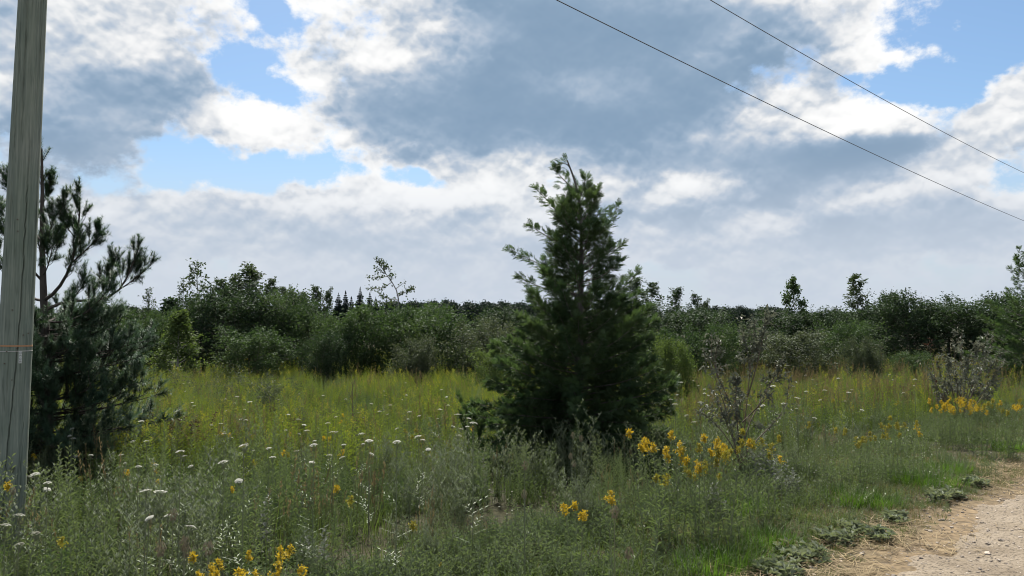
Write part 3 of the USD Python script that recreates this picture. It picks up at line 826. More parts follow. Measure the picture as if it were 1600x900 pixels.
# ------------------------------------------------------------------ broadleaf trees and bushes of the hedgerow
def broadleaf(rng, H, R, stems=1, t0=.3, nprim=26, leaf=.085, per=26, clump=.22, prof=None, up=.6, sec=4, trunk_r=.05, lean=(0, 0), spread=.25, wisps=0):
    """(wood, leaves) of a tree about H tall and R in radius"""
    gw, gl = Geo(), Geo()
    prof = prof or ([0, .25, .5, .75, 1], [.6, 1, .95, .7, .2])
    B, D = [], []
    for s in range(stems):
        a = rng.uniform(0, 6.28); o = R * spread * math.sqrt(rng.random()) if stems > 1 else 0
        h = H * (rng.uniform(.72, 1.0) if s else 1.0)
        base = np.array([math.cos(a) * o * .3, math.sin(a) * o * .3, -.08])
        top = np.array([math.cos(a) * o * 1.6 + lean[0], math.sin(a) * o * 1.6 + lean[1], h * .97])
        mid = (base + top) / 2 + rng.normal(size=3) * [.04 * H, .04 * H, 0]
        c = polyline([base, mid, top], 10)
        gw.tube(c, np.linspace(trunk_r, trunk_r * .12, 10) / math.sqrt(stems), 6)
        n = max(4, int(nprim / stems))
        for k in range(n):
            u = t0 + (1 - t0) * (k + rng.random()) / n
            i = u * 9; q = min(int(i), 8); p = c[q] + (c[q + 1] - c[q]) * (i - q)
            az = k * 2.4 + rng.uniform(-.5, .5)
            L = R * np.interp(u, *prof) * rng.uniform(.6, 1.1)
            hd = np.array([math.cos(az), math.sin(az), 0])
            d = unit(hd + [0, 0, up * rng.uniform(.5, 1.4)])
            tip = p + d * L + [0, 0, L * .12]
            pc = polyline([p, p + d * L * .5 - [0, 0, L * .05], tip], 5)
            gw.tube(pc, np.linspace(trunk_r * .28, trunk_r * .06, 5) / math.sqrt(stems), 4, cap=False)
            for m in range(sec):
                v = rng.uniform(.3, 1.0); j = v * 4; w = min(int(j), 3)
                b = pc[w] + (pc[w + 1] - pc[w]) * (j - w)
                d2 = unit(d + rng.normal(size=3) * .7 + [0, 0, .15])
                ln = L * rng.uniform(.22, .5)
                gw.tube([b, b + d2 * ln], [trunk_r * .07, trunk_r * .03], 3, cap=False)
                B.append(b + d2 * ln * rng.uniform(.2, 1.0, (per // 2, 1))); D.append(np.tile(d2, (per // 2, 1)))
            B.append(np.repeat(tip[None], per // 2, 0) - d * L * .35 * rng.random((per // 2, 1))); D.append(np.tile(d, (per // 2, 1)))
        for k in range(wisps):                                   # leaders that race up past the crown
            b = c[-1 - rng.integers(1, 4)]; e = b + [rng.normal() * R * .35, rng.normal() * R * .35, rng.uniform(.10, .2) * H]
            gw.tube([b, e], [trunk_r * .12, trunk_r * .05], 3, cap=False)
            B.append(b + (e - b) * rng.uniform(.3, 1, (per, 1))); D.append(np.tile(unit(e - b), (per, 1)))
        B.append(c[-1] - unit(c[-1] - c[-2]) * rng.uniform(0, .22 * H, (per, 1))); D.append(np.tile([0, 0, 1.0], (per, 1)))
    B = np.vstack(B); D = np.vstack(D); n = len(B)
    B = B + rng.normal(size=(n, 3)) * clump * .45
    B[:, 2] = np.maximum(B[:, 2], .05)
    d = unit(D * .5 + rng.normal(size=(n, 3)) * .8 + [0, 0, .05])
    nr = unit(rng.normal(size=(n, 3)) * .8 + [0, 0, .9])
    L = leaf * rng.uniform(.7, 1.3, n)
    gl.leaves(B, d, nr, L, L * rng.uniform(.5, .75, n), fold=.15, droop=.15)
    return gw, gl


def spruce(rng, H, R, tiers=26, q=15, drop=.28):
    gw, gl = Geo(), Geo()
    gw.tube([[0, 0, -.1], [0, 0, H * .98]], [H * .016, .01], 5)
    for k in range(tiers):
        u = k / (tiers - 1); z = H * (.06 + .93 * u)
        r = R * (1 - u) ** .85 * rng.uniform(.8, 1.15) + .05
        n = max(5, int(q * (1.1 - u)))
        a = rng.uniform(0, 6.28) + np.arange(n) * 6.283 / n + rng.uniform(-.2, .2, n)
        h = np.stack([np.cos(a), np.sin(a), 0 * a], 1)
        L = r * rng.uniform(.65, 1.15, n)
        for t in (0.0, .3, .62):
            b = h * (L * t)[:, None] + [0, 0, z]; b[:, 2] -= L * t * drop
            for s in (-.5, 0, .5):
                d = np.stack([np.cos(a + s), np.sin(a + s), -drop + rng.uniform(-.1, .25, n)], 1)
                gl.leaves(b, d, sphere_dirs(rng, n), L * .62, L * .42 + .12, fold=-.2)
    g2 = np.array([[0, 0, H * .93]]); gl.leaves(np.repeat(g2, 3, 0), [[.05, 0, 1], [-.05, .03, 1], [0, -.05, 1]], [1, 0, 0], H * .09, H * .035)
    return gw, gl


MODELS = {}


def model(kind):
    """parameters of each kind of hedgerow tree, nominal height 1 unit = metres"""
    return {
        'birch': dict(H=5.6, R=.95, t0=.35, nprim=24, leaf=.135, per=13, clump=.18, up=1.3, sec=3, trunk_r=.055, prof=([0, .35, .7, 1], [.5, 1, .75, .25])),
        'aspen': dict(H=5.4, R=.75, t0=.25, nprim=34, leaf=.12, per=22, clump=.17, up=1.1, sec=4, trunk_r=.05, prof=([0, .3, .6, .85, 1], [.8, 1, .95, .75, .3]), wisps=5),
        'dark': dict(H=4.0, R=1.7, t0=.06, nprim=64, stems=4, leaf=.125, per=46, clump=.36, up=.6, sec=5, trunk_r=.07, spread=.5, prof=([0, .3, .6, .85, 1], [1.05, 1.15, 1, .7, .35])),
        'bush': dict(H=3.2, R=1.6, t0=.05, nprim=64, stems=6, leaf=.115, per=46, clump=.32, up=.75, sec=5, trunk_r=.05, spread=.6, prof=([0, .3, .6, .85, 1], [1.05, 1.1, .95, .65, .35])),
        'round': dict(H=5.0, R=1.9, t0=.10, nprim=70, stems=3, leaf=.135, per=48, clump=.40, up=.7, sec=5, trunk_r=.09, spread=.4, prof=([0, .3, .6, .85, 1], [.95, 1.15, 1.05, .75, .35])),
        'maple': dict(H=4.6, R=.95, t0=.34, nprim=26, leaf=.15, per=26, clump=.2, up=.9, sec=4, trunk_r=.05, prof=([0, .3, .6, .85, 1], [.3, 1, 1.0, .7, .2])),
        'young': dict(H=3.2, R=.95, t0=.10, nprim=44, leaf=.11, per=28, clump=.17, up=.55, sec=4, trunk_r=.045, prof=([0, .2, .6, 1], [1.05, 1.05, .6, .12])),
    }[kind]


def tree(name, kind, mat, px, py_top, width, y, label, cat='tree', var=0, bark='bark', group=None, base_px=None):
    """one tree whose top stands at pixel (px, py_top) and whose crown is width pixels across, at depth y"""
    key = (kind, mat, var, bark)
    p = model(kind)
    foot = spot(px, py_top, y)
    h = at(px, py_top, y)[2] - foot[2]
    r = width / 2 / F * y * (1.45 if kind in ('aspen', 'birch') else 1.0)
    sc = (r / (p['R'] * 1.08), r / (p['R'] * 1.08), h / p['H'])
    seed = zlib.crc32(repr(key).encode())
    rz = (seed * 37 + int(px) * 61) % 360
    if key not in MODELS:
        gw, gl = broadleaf(np.random.default_rng(seed), **p)
        t = thing(name, label, cat, foot, rz, sc, group)
        part(t, 'trunk', gw, M[bark], smooth=50)
        part(t, 'crown', gl, M[mat])
        MODELS[key] = t
        return t
    return copy_of(MODELS[key], name, label, cat, foot, rz, sc, group)


import zlib
HEDGE = [
    # name, kind, material, px, top, width, depth, label, variant, bark
    ('young_tree', 'young', 'dark', 268, 466, 95, 35, 'dark pointed young tree right of the pine, lower than the airy birch', 0, 'bark'),
    ('bush', 'bush', 'bush', 232, 492, 90, 31, 'green bush seen just right of the pine crown at the meadow edge', 0, 'bark'),
    ('sapling', 'birch', 'airy', 232, 452, 34, 38, 'thin wispy sapling top rising directly beside the pine crown', 1, 'bark'),
    ('birch_tree', 'birch', 'airy', 305, 410, 52, 37, 'tall airy birch with sparse leaves, leftmost of the sky-lit tops', 0, 'birch'),
    ('birch_tree', 'birch', 'airy', 288, 438, 40, 37.5, 'shorter airy birch leaning left against the tall sparse birch', 2, 'birch'),
    ('young_tree', 'young', 'light', 283, 487, 100, 28.5, 'light green young tree with a pale stem in front of the birches', 1, 'birch'),
    ('aspen_tree', 'aspen', 'airy', 345, 437, 48, 36, 'leafy aspen top between the sparse birch and the tallest aspen', 0, 'bark'),
    ('aspen_tree', 'aspen', 'airy', 392, 414, 58, 35, 'tallest leafy aspen in the left hedgerow, with a broad ragged top', 1, 'bark'),
    ('aspen_tree', 'aspen', 'airy', 425, 436, 32, 35.5, 'narrow aspen spire just right of the tallest aspen', 0, 'bark'),
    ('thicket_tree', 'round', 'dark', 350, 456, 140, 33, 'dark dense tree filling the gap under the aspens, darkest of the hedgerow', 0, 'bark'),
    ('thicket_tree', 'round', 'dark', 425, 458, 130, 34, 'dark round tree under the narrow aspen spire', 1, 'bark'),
    ('bush', 'bush', 'bush', 395, 520, 120, 29.5, 'mid green bush low in front of the dark thicket under the aspens', 1, 'bark'),
    ('aspen_tree', 'aspen', 'airy', 457, 454, 30, 37, 'small aspen top rising over the middle of the left bushes', 1, 'bark'),
    ('aspen_tree', 'aspen', 'airy', 493, 448, 30, 37, 'left one of two small twin treetops before the far spruces', 0, 'bark'),
    ('aspen_tree', 'aspen', 'airy', 514, 452, 22, 37.5, 'right one of two small twin treetops before the far spruces', 1, 'bark'),
    ('thicket_tree', 'round', 'bush', 470, 464, 110, 33, 'broad green tree below the two small twin treetops', 0, 'bark'),
    ('bush', 'bush', 'bush', 548, 500, 110, 31, 'rounded green bush below the far spruces', 0, 'bark'),
    ('bush', 'bush', 'dark', 505, 525, 80, 29.5, 'small dark bush at the meadow edge left of the leaning tree', 0, 'bark'),
    ('bush', 'bush', 'bush', 600, 484, 130, 31.5, 'rounded green bush directly under the leaning sapling', 2, 'bark'),
    ('bush', 'bush', 'greybush', 640, 535, 80, 28.5, 'low greyish bush at the meadow edge, right of the leaning sapling', 0, 'bark'),
    ('bush', 'bush', 'bush', 700, 490, 150, 32, 'wide green bush in front of the far wood, left of the cedar', 1, 'bark'),
    ('bush', 'bush', 'greybush', 755, 508, 110, 30, 'greyish green bush beside the left flank of the cedar', 1, 'bark'),
    ('bush', 'bush', 'light', 765, 548, 80, 24.5, 'yellowish green low bush tucked behind the left side of the cedar', 0, 'bark'),
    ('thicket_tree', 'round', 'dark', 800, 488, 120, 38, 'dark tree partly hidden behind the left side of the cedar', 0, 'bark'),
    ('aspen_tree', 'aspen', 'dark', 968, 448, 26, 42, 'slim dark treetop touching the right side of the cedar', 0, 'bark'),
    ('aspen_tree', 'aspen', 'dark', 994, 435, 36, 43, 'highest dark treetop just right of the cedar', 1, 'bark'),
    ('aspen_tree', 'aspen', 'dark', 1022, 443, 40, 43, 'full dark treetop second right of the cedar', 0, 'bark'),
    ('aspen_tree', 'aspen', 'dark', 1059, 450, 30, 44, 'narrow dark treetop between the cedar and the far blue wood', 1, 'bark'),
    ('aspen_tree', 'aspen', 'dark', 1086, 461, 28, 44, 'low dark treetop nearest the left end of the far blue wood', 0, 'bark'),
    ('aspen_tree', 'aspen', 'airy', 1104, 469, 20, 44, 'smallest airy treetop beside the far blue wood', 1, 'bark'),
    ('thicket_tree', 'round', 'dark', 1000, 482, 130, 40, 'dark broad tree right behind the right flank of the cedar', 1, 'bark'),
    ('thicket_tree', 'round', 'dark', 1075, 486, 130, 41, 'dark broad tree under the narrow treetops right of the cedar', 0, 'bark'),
    ('bush', 'bush', 'bush', 1010, 520, 100, 27, 'green bush hugging the right side of the cedar', 2, 'bark'),
    ('bush', 'bush', 'light', 1062, 535, 80, 22.5, 'light green bush left of the bare grey shrub', 1, 'bark'),
    ('bush', 'bush', 'bush', 1105, 512, 90, 31, 'green bush behind the bare grey shrub', 0, 'bark'),
    ('bush', 'bush', 'bush', 1165, 515, 90, 34, 'green bush below the far blue wood', 1, 'bark'),
    ('maple_tree', 'maple', 'bush', 1237, 438, 50, 44, 'young round-topped maple standing alone above the right thicket', 0, 'bark'),
    ('aspen_tree', 'aspen', 'airy', 1335, 430, 40, 42, 'slim tall aspen standing alone above the right thicket', 2, 'bark'),
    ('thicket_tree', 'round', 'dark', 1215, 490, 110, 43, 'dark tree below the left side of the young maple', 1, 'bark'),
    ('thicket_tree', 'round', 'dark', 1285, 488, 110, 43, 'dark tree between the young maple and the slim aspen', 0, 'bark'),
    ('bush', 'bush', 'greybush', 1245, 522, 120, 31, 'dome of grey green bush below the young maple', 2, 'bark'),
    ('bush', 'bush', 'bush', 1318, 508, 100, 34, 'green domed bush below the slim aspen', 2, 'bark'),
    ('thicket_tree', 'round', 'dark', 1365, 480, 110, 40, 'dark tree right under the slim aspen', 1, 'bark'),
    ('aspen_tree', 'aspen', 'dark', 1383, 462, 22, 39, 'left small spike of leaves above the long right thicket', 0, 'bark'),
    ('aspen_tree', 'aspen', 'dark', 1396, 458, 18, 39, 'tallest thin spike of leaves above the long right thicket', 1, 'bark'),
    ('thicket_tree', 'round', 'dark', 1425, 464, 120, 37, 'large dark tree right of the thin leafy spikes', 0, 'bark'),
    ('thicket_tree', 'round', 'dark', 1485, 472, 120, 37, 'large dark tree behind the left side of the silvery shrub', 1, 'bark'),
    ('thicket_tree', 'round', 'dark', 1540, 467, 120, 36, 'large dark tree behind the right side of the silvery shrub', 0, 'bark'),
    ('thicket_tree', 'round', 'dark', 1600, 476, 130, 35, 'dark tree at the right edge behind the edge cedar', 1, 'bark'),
    ('bush', 'bush', 'greybush', 1352, 536, 70, 27, 'grey green shrub by itself at the meadow edge in front of the right thicket', 0, 'bark'),
    ('bush', 'bush', 'bush', 1425, 553, 60, 29, 'low round bush at the foot of the long right thicket', 0, 'bark'),
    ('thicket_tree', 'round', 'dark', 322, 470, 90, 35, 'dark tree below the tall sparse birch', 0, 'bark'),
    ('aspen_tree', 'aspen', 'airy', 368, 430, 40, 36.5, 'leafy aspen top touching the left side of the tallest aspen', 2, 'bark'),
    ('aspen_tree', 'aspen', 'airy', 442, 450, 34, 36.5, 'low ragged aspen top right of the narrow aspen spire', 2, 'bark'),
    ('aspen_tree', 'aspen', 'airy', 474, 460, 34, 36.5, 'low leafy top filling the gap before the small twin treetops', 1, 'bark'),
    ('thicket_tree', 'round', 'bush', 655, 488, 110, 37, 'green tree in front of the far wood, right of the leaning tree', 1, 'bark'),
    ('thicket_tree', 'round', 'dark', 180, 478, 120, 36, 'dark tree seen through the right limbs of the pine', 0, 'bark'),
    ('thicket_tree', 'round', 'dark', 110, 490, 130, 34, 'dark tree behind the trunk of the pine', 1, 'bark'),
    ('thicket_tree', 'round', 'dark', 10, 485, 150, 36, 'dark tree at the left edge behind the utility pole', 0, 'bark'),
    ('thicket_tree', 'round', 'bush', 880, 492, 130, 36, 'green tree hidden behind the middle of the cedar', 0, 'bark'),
]
for nm, kind, mat, px, top, w, y, lab, var, brk in HEDGE:
    tree(nm, kind, mat, px, top, w, y, lab, 'bush' if nm == 'bush' else 'tree', var, brk)


def leaning_tree():
    rng = np.random.default_rng(71)
    y = 39.0
    foot = spot(624, 500, y)
    P = lambda px, py, dy=0.0: at(px, py, y + dy) - foot
    gw, gl = Geo(), Geo()
    tr = polyline([[0, 0, -.1], P(623, 480), P(618, 450), P(606, 432), P(594, 415), P(588, 405)], 14)
    gw.tube(tr, np.linspace(.075, .012, 14), 6)
    B = []
    for pts, n in (([P(606, 432), P(592, 433), P(576, 434)], 50), ([P(612, 441), P(594, 450), P(572, 450)], 60), ([P(620, 462), P(634, 456), P(648, 450)], 90), ([P(618, 452), P(628, 444), P(634, 440)], 10),
                   ([P(600, 424), P(604, 416), P(610, 428)], 50), ([P(621, 468), P(606, 466), P(592, 458)], 70), ([P(594, 415), P(590, 408), P(586, 405)], 40), ([P(603, 428), P(596, 424), P(588, 418)], 50), ([P(621, 470), P(600, 474), P(588, 470)], 60),
                   ([P(612, 441), P(612, 432), P(618, 430)], 30), ([P(598, 420), P(600, 412), P(594, 406)], 36)):
        c = polyline(pts, 6); gw.tube(c, np.linspace(.022, .008, 6), 4)
        i = rng.uniform(.2, 1, n) * 5; a = np.minimum(i.astype(int), 4)
        B.append(c[a] + (c[a + 1] - c[a]) * (i - a)[:, None] + rng.normal(size=(n, 3)) * [.09, .13, .07])
    B = np.vstack(B); n = len(B)
    L = .14 * rng.uniform(.7, 1.3, n)
    gl.leaves(B, sphere_dirs(rng, n) + [-.3, 0, .1], sphere_dirs(rng, n) + [0, 0, .6], L, L * .6)
    t = thing('leaning_tree', 'thin tree leaning left with wind-swept clumps of leaves, right of the far spruces', 'tree', foot)
    part(t, 'trunk', gw, M['birch'], smooth=50)
    part(t, 'crown', gl, M['airy'])


leaning_tree()

# far spruces, one by one, and the far wood as one mass
SPR = [(529, 458, 'leftmost dark far spruce, broad, left of the tallest spruce'), (540, 455, 'narrow dark far spruce, second from the left of the spruce group'), (563, 449, 'tallest dark far spruce in the middle of the distance'), (578, 457, 'dark far spruce just right of the tallest spruce'), (549, 464, 'short dark far spruce tucked left of the tallest spruce'), (587, 464, 'small dark far spruce behind the leaning tree'), (604, 468, 'low dark far spruce under the leaning tree crown')]
first = None
for k, (px, top, lab) in enumerate(SPR):
    y = 120.0 + k * 1.5
    foot = spot(px, top, y); h = at(px, top, y)[2] - foot[2]
    w = (1.15 if k in (0, 4) else .9) * h / 8.0
    if first is None:
        gw, gl = spruce(np.random.default_rng(8), 8.0, 1.9)
        first = thing('spruce_tree', lab, 'tree', foot, 0, (w, w, h / 8.0))
        part(first, 'trunk', gw, M['pine_bark']); part(first, 'crown', gl, M['far'])
    else:
        copy_of(first, 'spruce_tree', lab, 'tree', foot, k * 77, (w, w, h / 8.0))


def instancer(name, protos, which, pos, rz, sc, kind='stuff', label=None, cat=None, tilt=None):
    path = numbered('/World', name)
    pi = UsdGeom.PointInstancer.Define(stage, path)
    paths = []
    for k, geo_parts in enumerate(protos):
        if len(geo_parts) == 1:
            pth = f'{path}/{geo_parts[0][0]}_{k:03d}' if k else f'{path}/{geo_parts[0][0]}'
            usdkit.mesh(stage, pth, geo_parts[0][1].done(), geo_parts[0][2])
        else:
            pth = f'{path}/plant_{k:03d}' if k else f'{path}/plant'
            UsdGeom.Xform.Define(stage, pth)
            for nm, g, mt in geo_parts:
                usdkit.mesh(stage, f'{pth}/{nm}', g.done(), mt)
        paths.append(pth)
    pi.CreatePrototypesRel().SetTargets(paths)
    n = len(pos)
    pi.CreateProtoIndicesAttr(Vt.IntArray.FromNumpy(np.asarray(which, np.int32)))
    pi.CreatePositionsAttr(Vt.Vec3fArray.FromNumpy(np.asarray(pos, np.float32)))
    h = np.asarray(rz, float) / 2
    q = np.stack([np.cos(h), 0 * h, 0 * h, np.sin(h)], 1)
    if tilt is not None:
        tx, ty = tilt[:, 0] / 2, tilt[:, 1] / 2
        # small tilt composed after the turn
        w, z = q[:, 0], q[:, 3]
        q = np.stack([w, tx * w + ty * z, ty * w - tx * z, z], 1)
        q /= np.linalg.norm(q, axis=1, keepdims=True)
    pi.CreateOrientationsAttr(Vt.QuathArray([Gf.Quath(float(a), float(b), float(c), float(d)) for a, b, c, d in q]))
    s = np.asarray(sc, float)
    s = np.repeat(s[:, None], 3, 1) if s.ndim == 1 else s
    pi.CreateScalesAttr(Vt.Vec3fArray.FromNumpy(s.astype(np.float32)))
    tag(pi.GetPrim(), label, cat, None, kind)
    return pi


def far_wood():
    rng = np.random.default_rng(5)
    s1, s2 = spruce(np.random.default_rng(9), 10, 2.0), spruce(np.random.default_rng(10), 10, 2.6, 20, 13)
    bl = [broadleaf(np.random.default_rng(k), 10, 3.4, t0=.12, nprim=44, leaf=.75, per=14, clump=1.2, sec=4, trunk_r=.2, prof=([0, .3, .6, .85, 1], [.9, 1.1, 1.0, .75, .3])) for k in (1, 2)]
    protos = [[('trunk', a, M['pine_bark']), ('crown', b, M['far'])] for a, b in (s1, s2, *bl)]
    pos, wh, sc = [], [], []

    def row(px0, px1, y0, y1, n, kinds, top_of):
        for k in range(n):
            px = rng.uniform(px0, px1); y = rng.uniform(y0, y1)
            f = spot(px, 480, y); h = at(px, top_of(px) + rng.uniform(0, 7), y)[2] - f[2]
            pos.append(f); wh.append(rng.choice(kinds)); w = h / 10 * rng.uniform(.85, 1.2); sc.append((w, w, h / 10))
    row(600, 860, 210, 300, 120, [0, 0, 1, 2], lambda p: np.interp(p, [600, 640, 680, 720, 760, 860], [468, 474, 471, 474, 474, 477]))
    row(1080, 1230, 150, 230, 60, [2, 3], lambda p: np.interp(p, [1080, 1130, 1165, 1180, 1200, 1230], [486, 481, 481, 487, 481, 487]))
    row(-100, 640, 230, 320, 170, [0, 1, 2], lambda p: 481)
    row(860, 1750, 230, 330, 210, [0, 2, 3], lambda p: 486)
    n = len(pos)
    instancer('far_wood', protos, wh, np.array(pos), rng.uniform(0, 6.28, n), np.array(sc), label='dark distant woodland along the horizon beyond the meadow hedgerow', cat='woodland')


far_wood()

# ------------------------------------------------------------------ meadow plants
def stalk(gs, gl, rng, base, h, n, L, W, lean=.12, up=.5, droop=.25, start=.12, shrink=.5, r=.0035):
    """a leafy stem: leaves spiral up it"""
    a = rng.uniform(0, 6.28)
    top = base + np.array([math.cos(a) * lean * h * rng.random(), math.sin(a) * lean * h * rng.random(), h])
    mid = (base + top) / 2 + rng.normal(size=3) * .012
    c = polyline([base, mid, top], 5)
    gs.tube(c, np.linspace(r, r * .4, 5), 3)
    t = start + (1 - start) * (np.arange(n) + rng.random(n)) / n
    i = t * 4; q = np.minimum(i.astype(int), 3)
    p = c[q] + (c[q + 1] - c[q]) * (i - q)[:, None]
    az = np.arange(n) * 2.4 + rng.uniform(-.4, .4, n)
    d = np.stack([np.cos(az), np.sin(az), up * rng.uniform(.5, 1.5, n) + t * .5], 1)
    s = (1 - shrink * t) * rng.uniform(.75, 1.2, n)
    gl.leaves(p, d, [0, 0, 1.0], L * s, W * s, fold=.18, droop=droop)
    return c


def plume(gf, rng, p, d, size, n):
    """one-sided branched flower plume: arching sprays packed with florets"""
    k = max(5, n // 14)
    for s in range(k):
        a = rng.uniform(0, 6.28); u = s / k
        dd = unit(np.array([math.cos(a), math.sin(a), .55]) * (1 - u * .6) + d * .6)
        ln = size * (1 - .65 * u) * rng.uniform(.7, 1.1)
        b = p - d * size * (.9 - 1.15 * u)
        m = n // k
        t = rng.random(m)
        q = b + dd * (ln * t)[:, None] - np.array([0, 0, 1]) * (ln * .35 * t ** 2)[:, None] + rng.normal(size=(m, 3)) * .006
        gf.leaves(q, sphere_dirs(rng, m) + [0, 0, .6], sphere_dirs(rng, m) + [0, 0, .5], rng.uniform(.010, .018, m), rng.uniform(.008, .013, m))


def grass_tuft(g, rng, n, h, spread, w=.006, curve=.55):
    a = rng.uniform(0, 6.28, n); r = spread * np.sqrt(rng.random(n))
    b = np.stack([np.cos(a) * r, np.sin(a) * r, 0 * a - .02], 1)
    a2 = a + rng.normal(size=n) * .8
    tl = rng.uniform(.08, .6, n)
    d = np.stack([np.cos(a2) * tl, np.sin(a2) * tl, 1 + 0 * a], 1)
    g.blades(b, d, h * rng.uniform(.55, 1.15, n), w * rng.uniform(.7, 1.3, n), curve * rng.uniform(.3, 1.6, n))
    return g


def weed_clump(seed, kind):
    rng = np.random.default_rng(seed)
    gs, gl, gx = Geo(), Geo(), Geo()
    if kind in ('weed', 'weed_b', 'weed_c'):
        for k in range(7):
            a = rng.uniform(0, 6.28); o = .20 * math.sqrt(rng.random())
            b = np.array([math.cos(a) * o, math.sin(a) * o, -.03])
            if kind == 'weed':
                stalk(gs, gl, rng, b, rng.uniform(.5, .85), 34, .105, .021, up=.8)
            elif kind == 'weed_b':
                c = stalk(gs, gl, rng, b, rng.uniform(.45, .8), 24, .075, .018, up=.9)
                for m in range(7):                       # bushy side shoots
                    q = c[2 + m % 3] + (c[3] - c[2]) * rng.random(); az = rng.uniform(0, 6.28)
                    q2 = q + unit([math.cos(az), math.sin(az), 1.3]) * rng.uniform(.10, .2)
                    gs.tube([q, q2], .0018, 3)
                    u = rng.random((9, 1))
                    az = rng.uniform(0, 6.28, 9)
                    gl.leaves(q + (q2 - q) * u, np.stack([np.cos(az), np.sin(az), .9 + 0 * az], 1), [0, 0, 1], .042, .012, fold=.15)
            else:
                stalk(gs, gl, rng, b, rng.uniform(.35, .65), 26, .085, .030, up=.55, droop=.4)
        grass_tuft(gx, rng, 8, .34, .24, .006)
        return [('stems', gs, M['stem']), ('leaves', gl, M[kind]), ('grass', gx, M['grass'])]
    if kind in ('field', 'field_bud'):
        for k in range(8):
            a = rng.uniform(0, 6.28); o = .26 * math.sqrt(rng.random())
            b = np.array([math.cos(a) * o, math.sin(a) * o, -.03]); h = rng.uniform(.55, .95)
            c = stalk(gs, gl, rng, b, h, 26, .10, .022, up=.6, lean=.06)
            if kind == 'field_bud' and k % 2 == 0:
                plume(gx, rng, c[-1], unit(c[-1] - c[-2]), .11, 36)
        if kind == 'field':
            return [('stems', gs, M['stem']), ('leaves', gl, M['field'])]
        return [('stems', gs, M['stem']), ('leaves', gl, M['field']), ('buds', gx, M['field_y'])]
    if kind == 'stalk':
        for k in range(3):
            a = rng.uniform(0, 6.28); o = .16 * math.sqrt(rng.random())
            stalk(gs, gl, rng, np.array([math.cos(a) * o, math.sin(a) * o, -.03]), rng.uniform(.78, 1.05), 44, .105, .023, up=.8, lean=.07, droop=.3, shrink=.45)
        return [('stems', gs, M['stem']), ('leaves', gl, M['weed_l'])]
    if kind == 'under':
        grass_tuft(gl, rng, 70, .34, .34, .008, .7)
        for k in range(9):
            a = rng.uniform(0, 6.28); o = .3 * math.sqrt(rng.random())
            stalk(gs, gl, rng, np.array([math.cos(a) * o, math.sin(a) * o, -.02]), rng.uniform(.15, .34), 14, .07, .022, up=.5, lean=.3)
        return [('stems', gs, M['stem']), ('leaves', gl, M['under'])]
    if kind == 'tall_grass':
        grass_tuft(gl, rng, 44, .62, .24, .007, .4)
        for k in range(7):
            a = rng.uniform(0, 6.28); o = .2 * math.sqrt(rng.random())
            b = np.array([math.cos(a) * o, math.sin(a) * o, 0]); top = b + [rng.normal() * .06, rng.normal() * .06, rng.uniform(.6, .9)]
            gx.tube([b, top], .0022, 3)
            n = 12; u = rng.uniform(.8, 1.02, (n, 1))
            gx.leaves(b + (top - b) * u, sphere_dirs(rng, n) * .5 + [0, 0, 1], sphere_dirs(rng, n), .045, .010)
        return [('grass', gl, M['grass']), ('heads', gx, M['tan'])]
    raise ValueError(kind)


def wedge(rng, n, y0, y1, margin=1.0):
    """points spread evenly over the ground in view between two depths, with a margin at the sides"""
    y = np.sqrt(rng.uniform(y0 * y0, y1 * y1, n))
    x = (rng.random(n) * 2 - 1) * (y * 800 / F * 1.06 + margin)
    return x, y


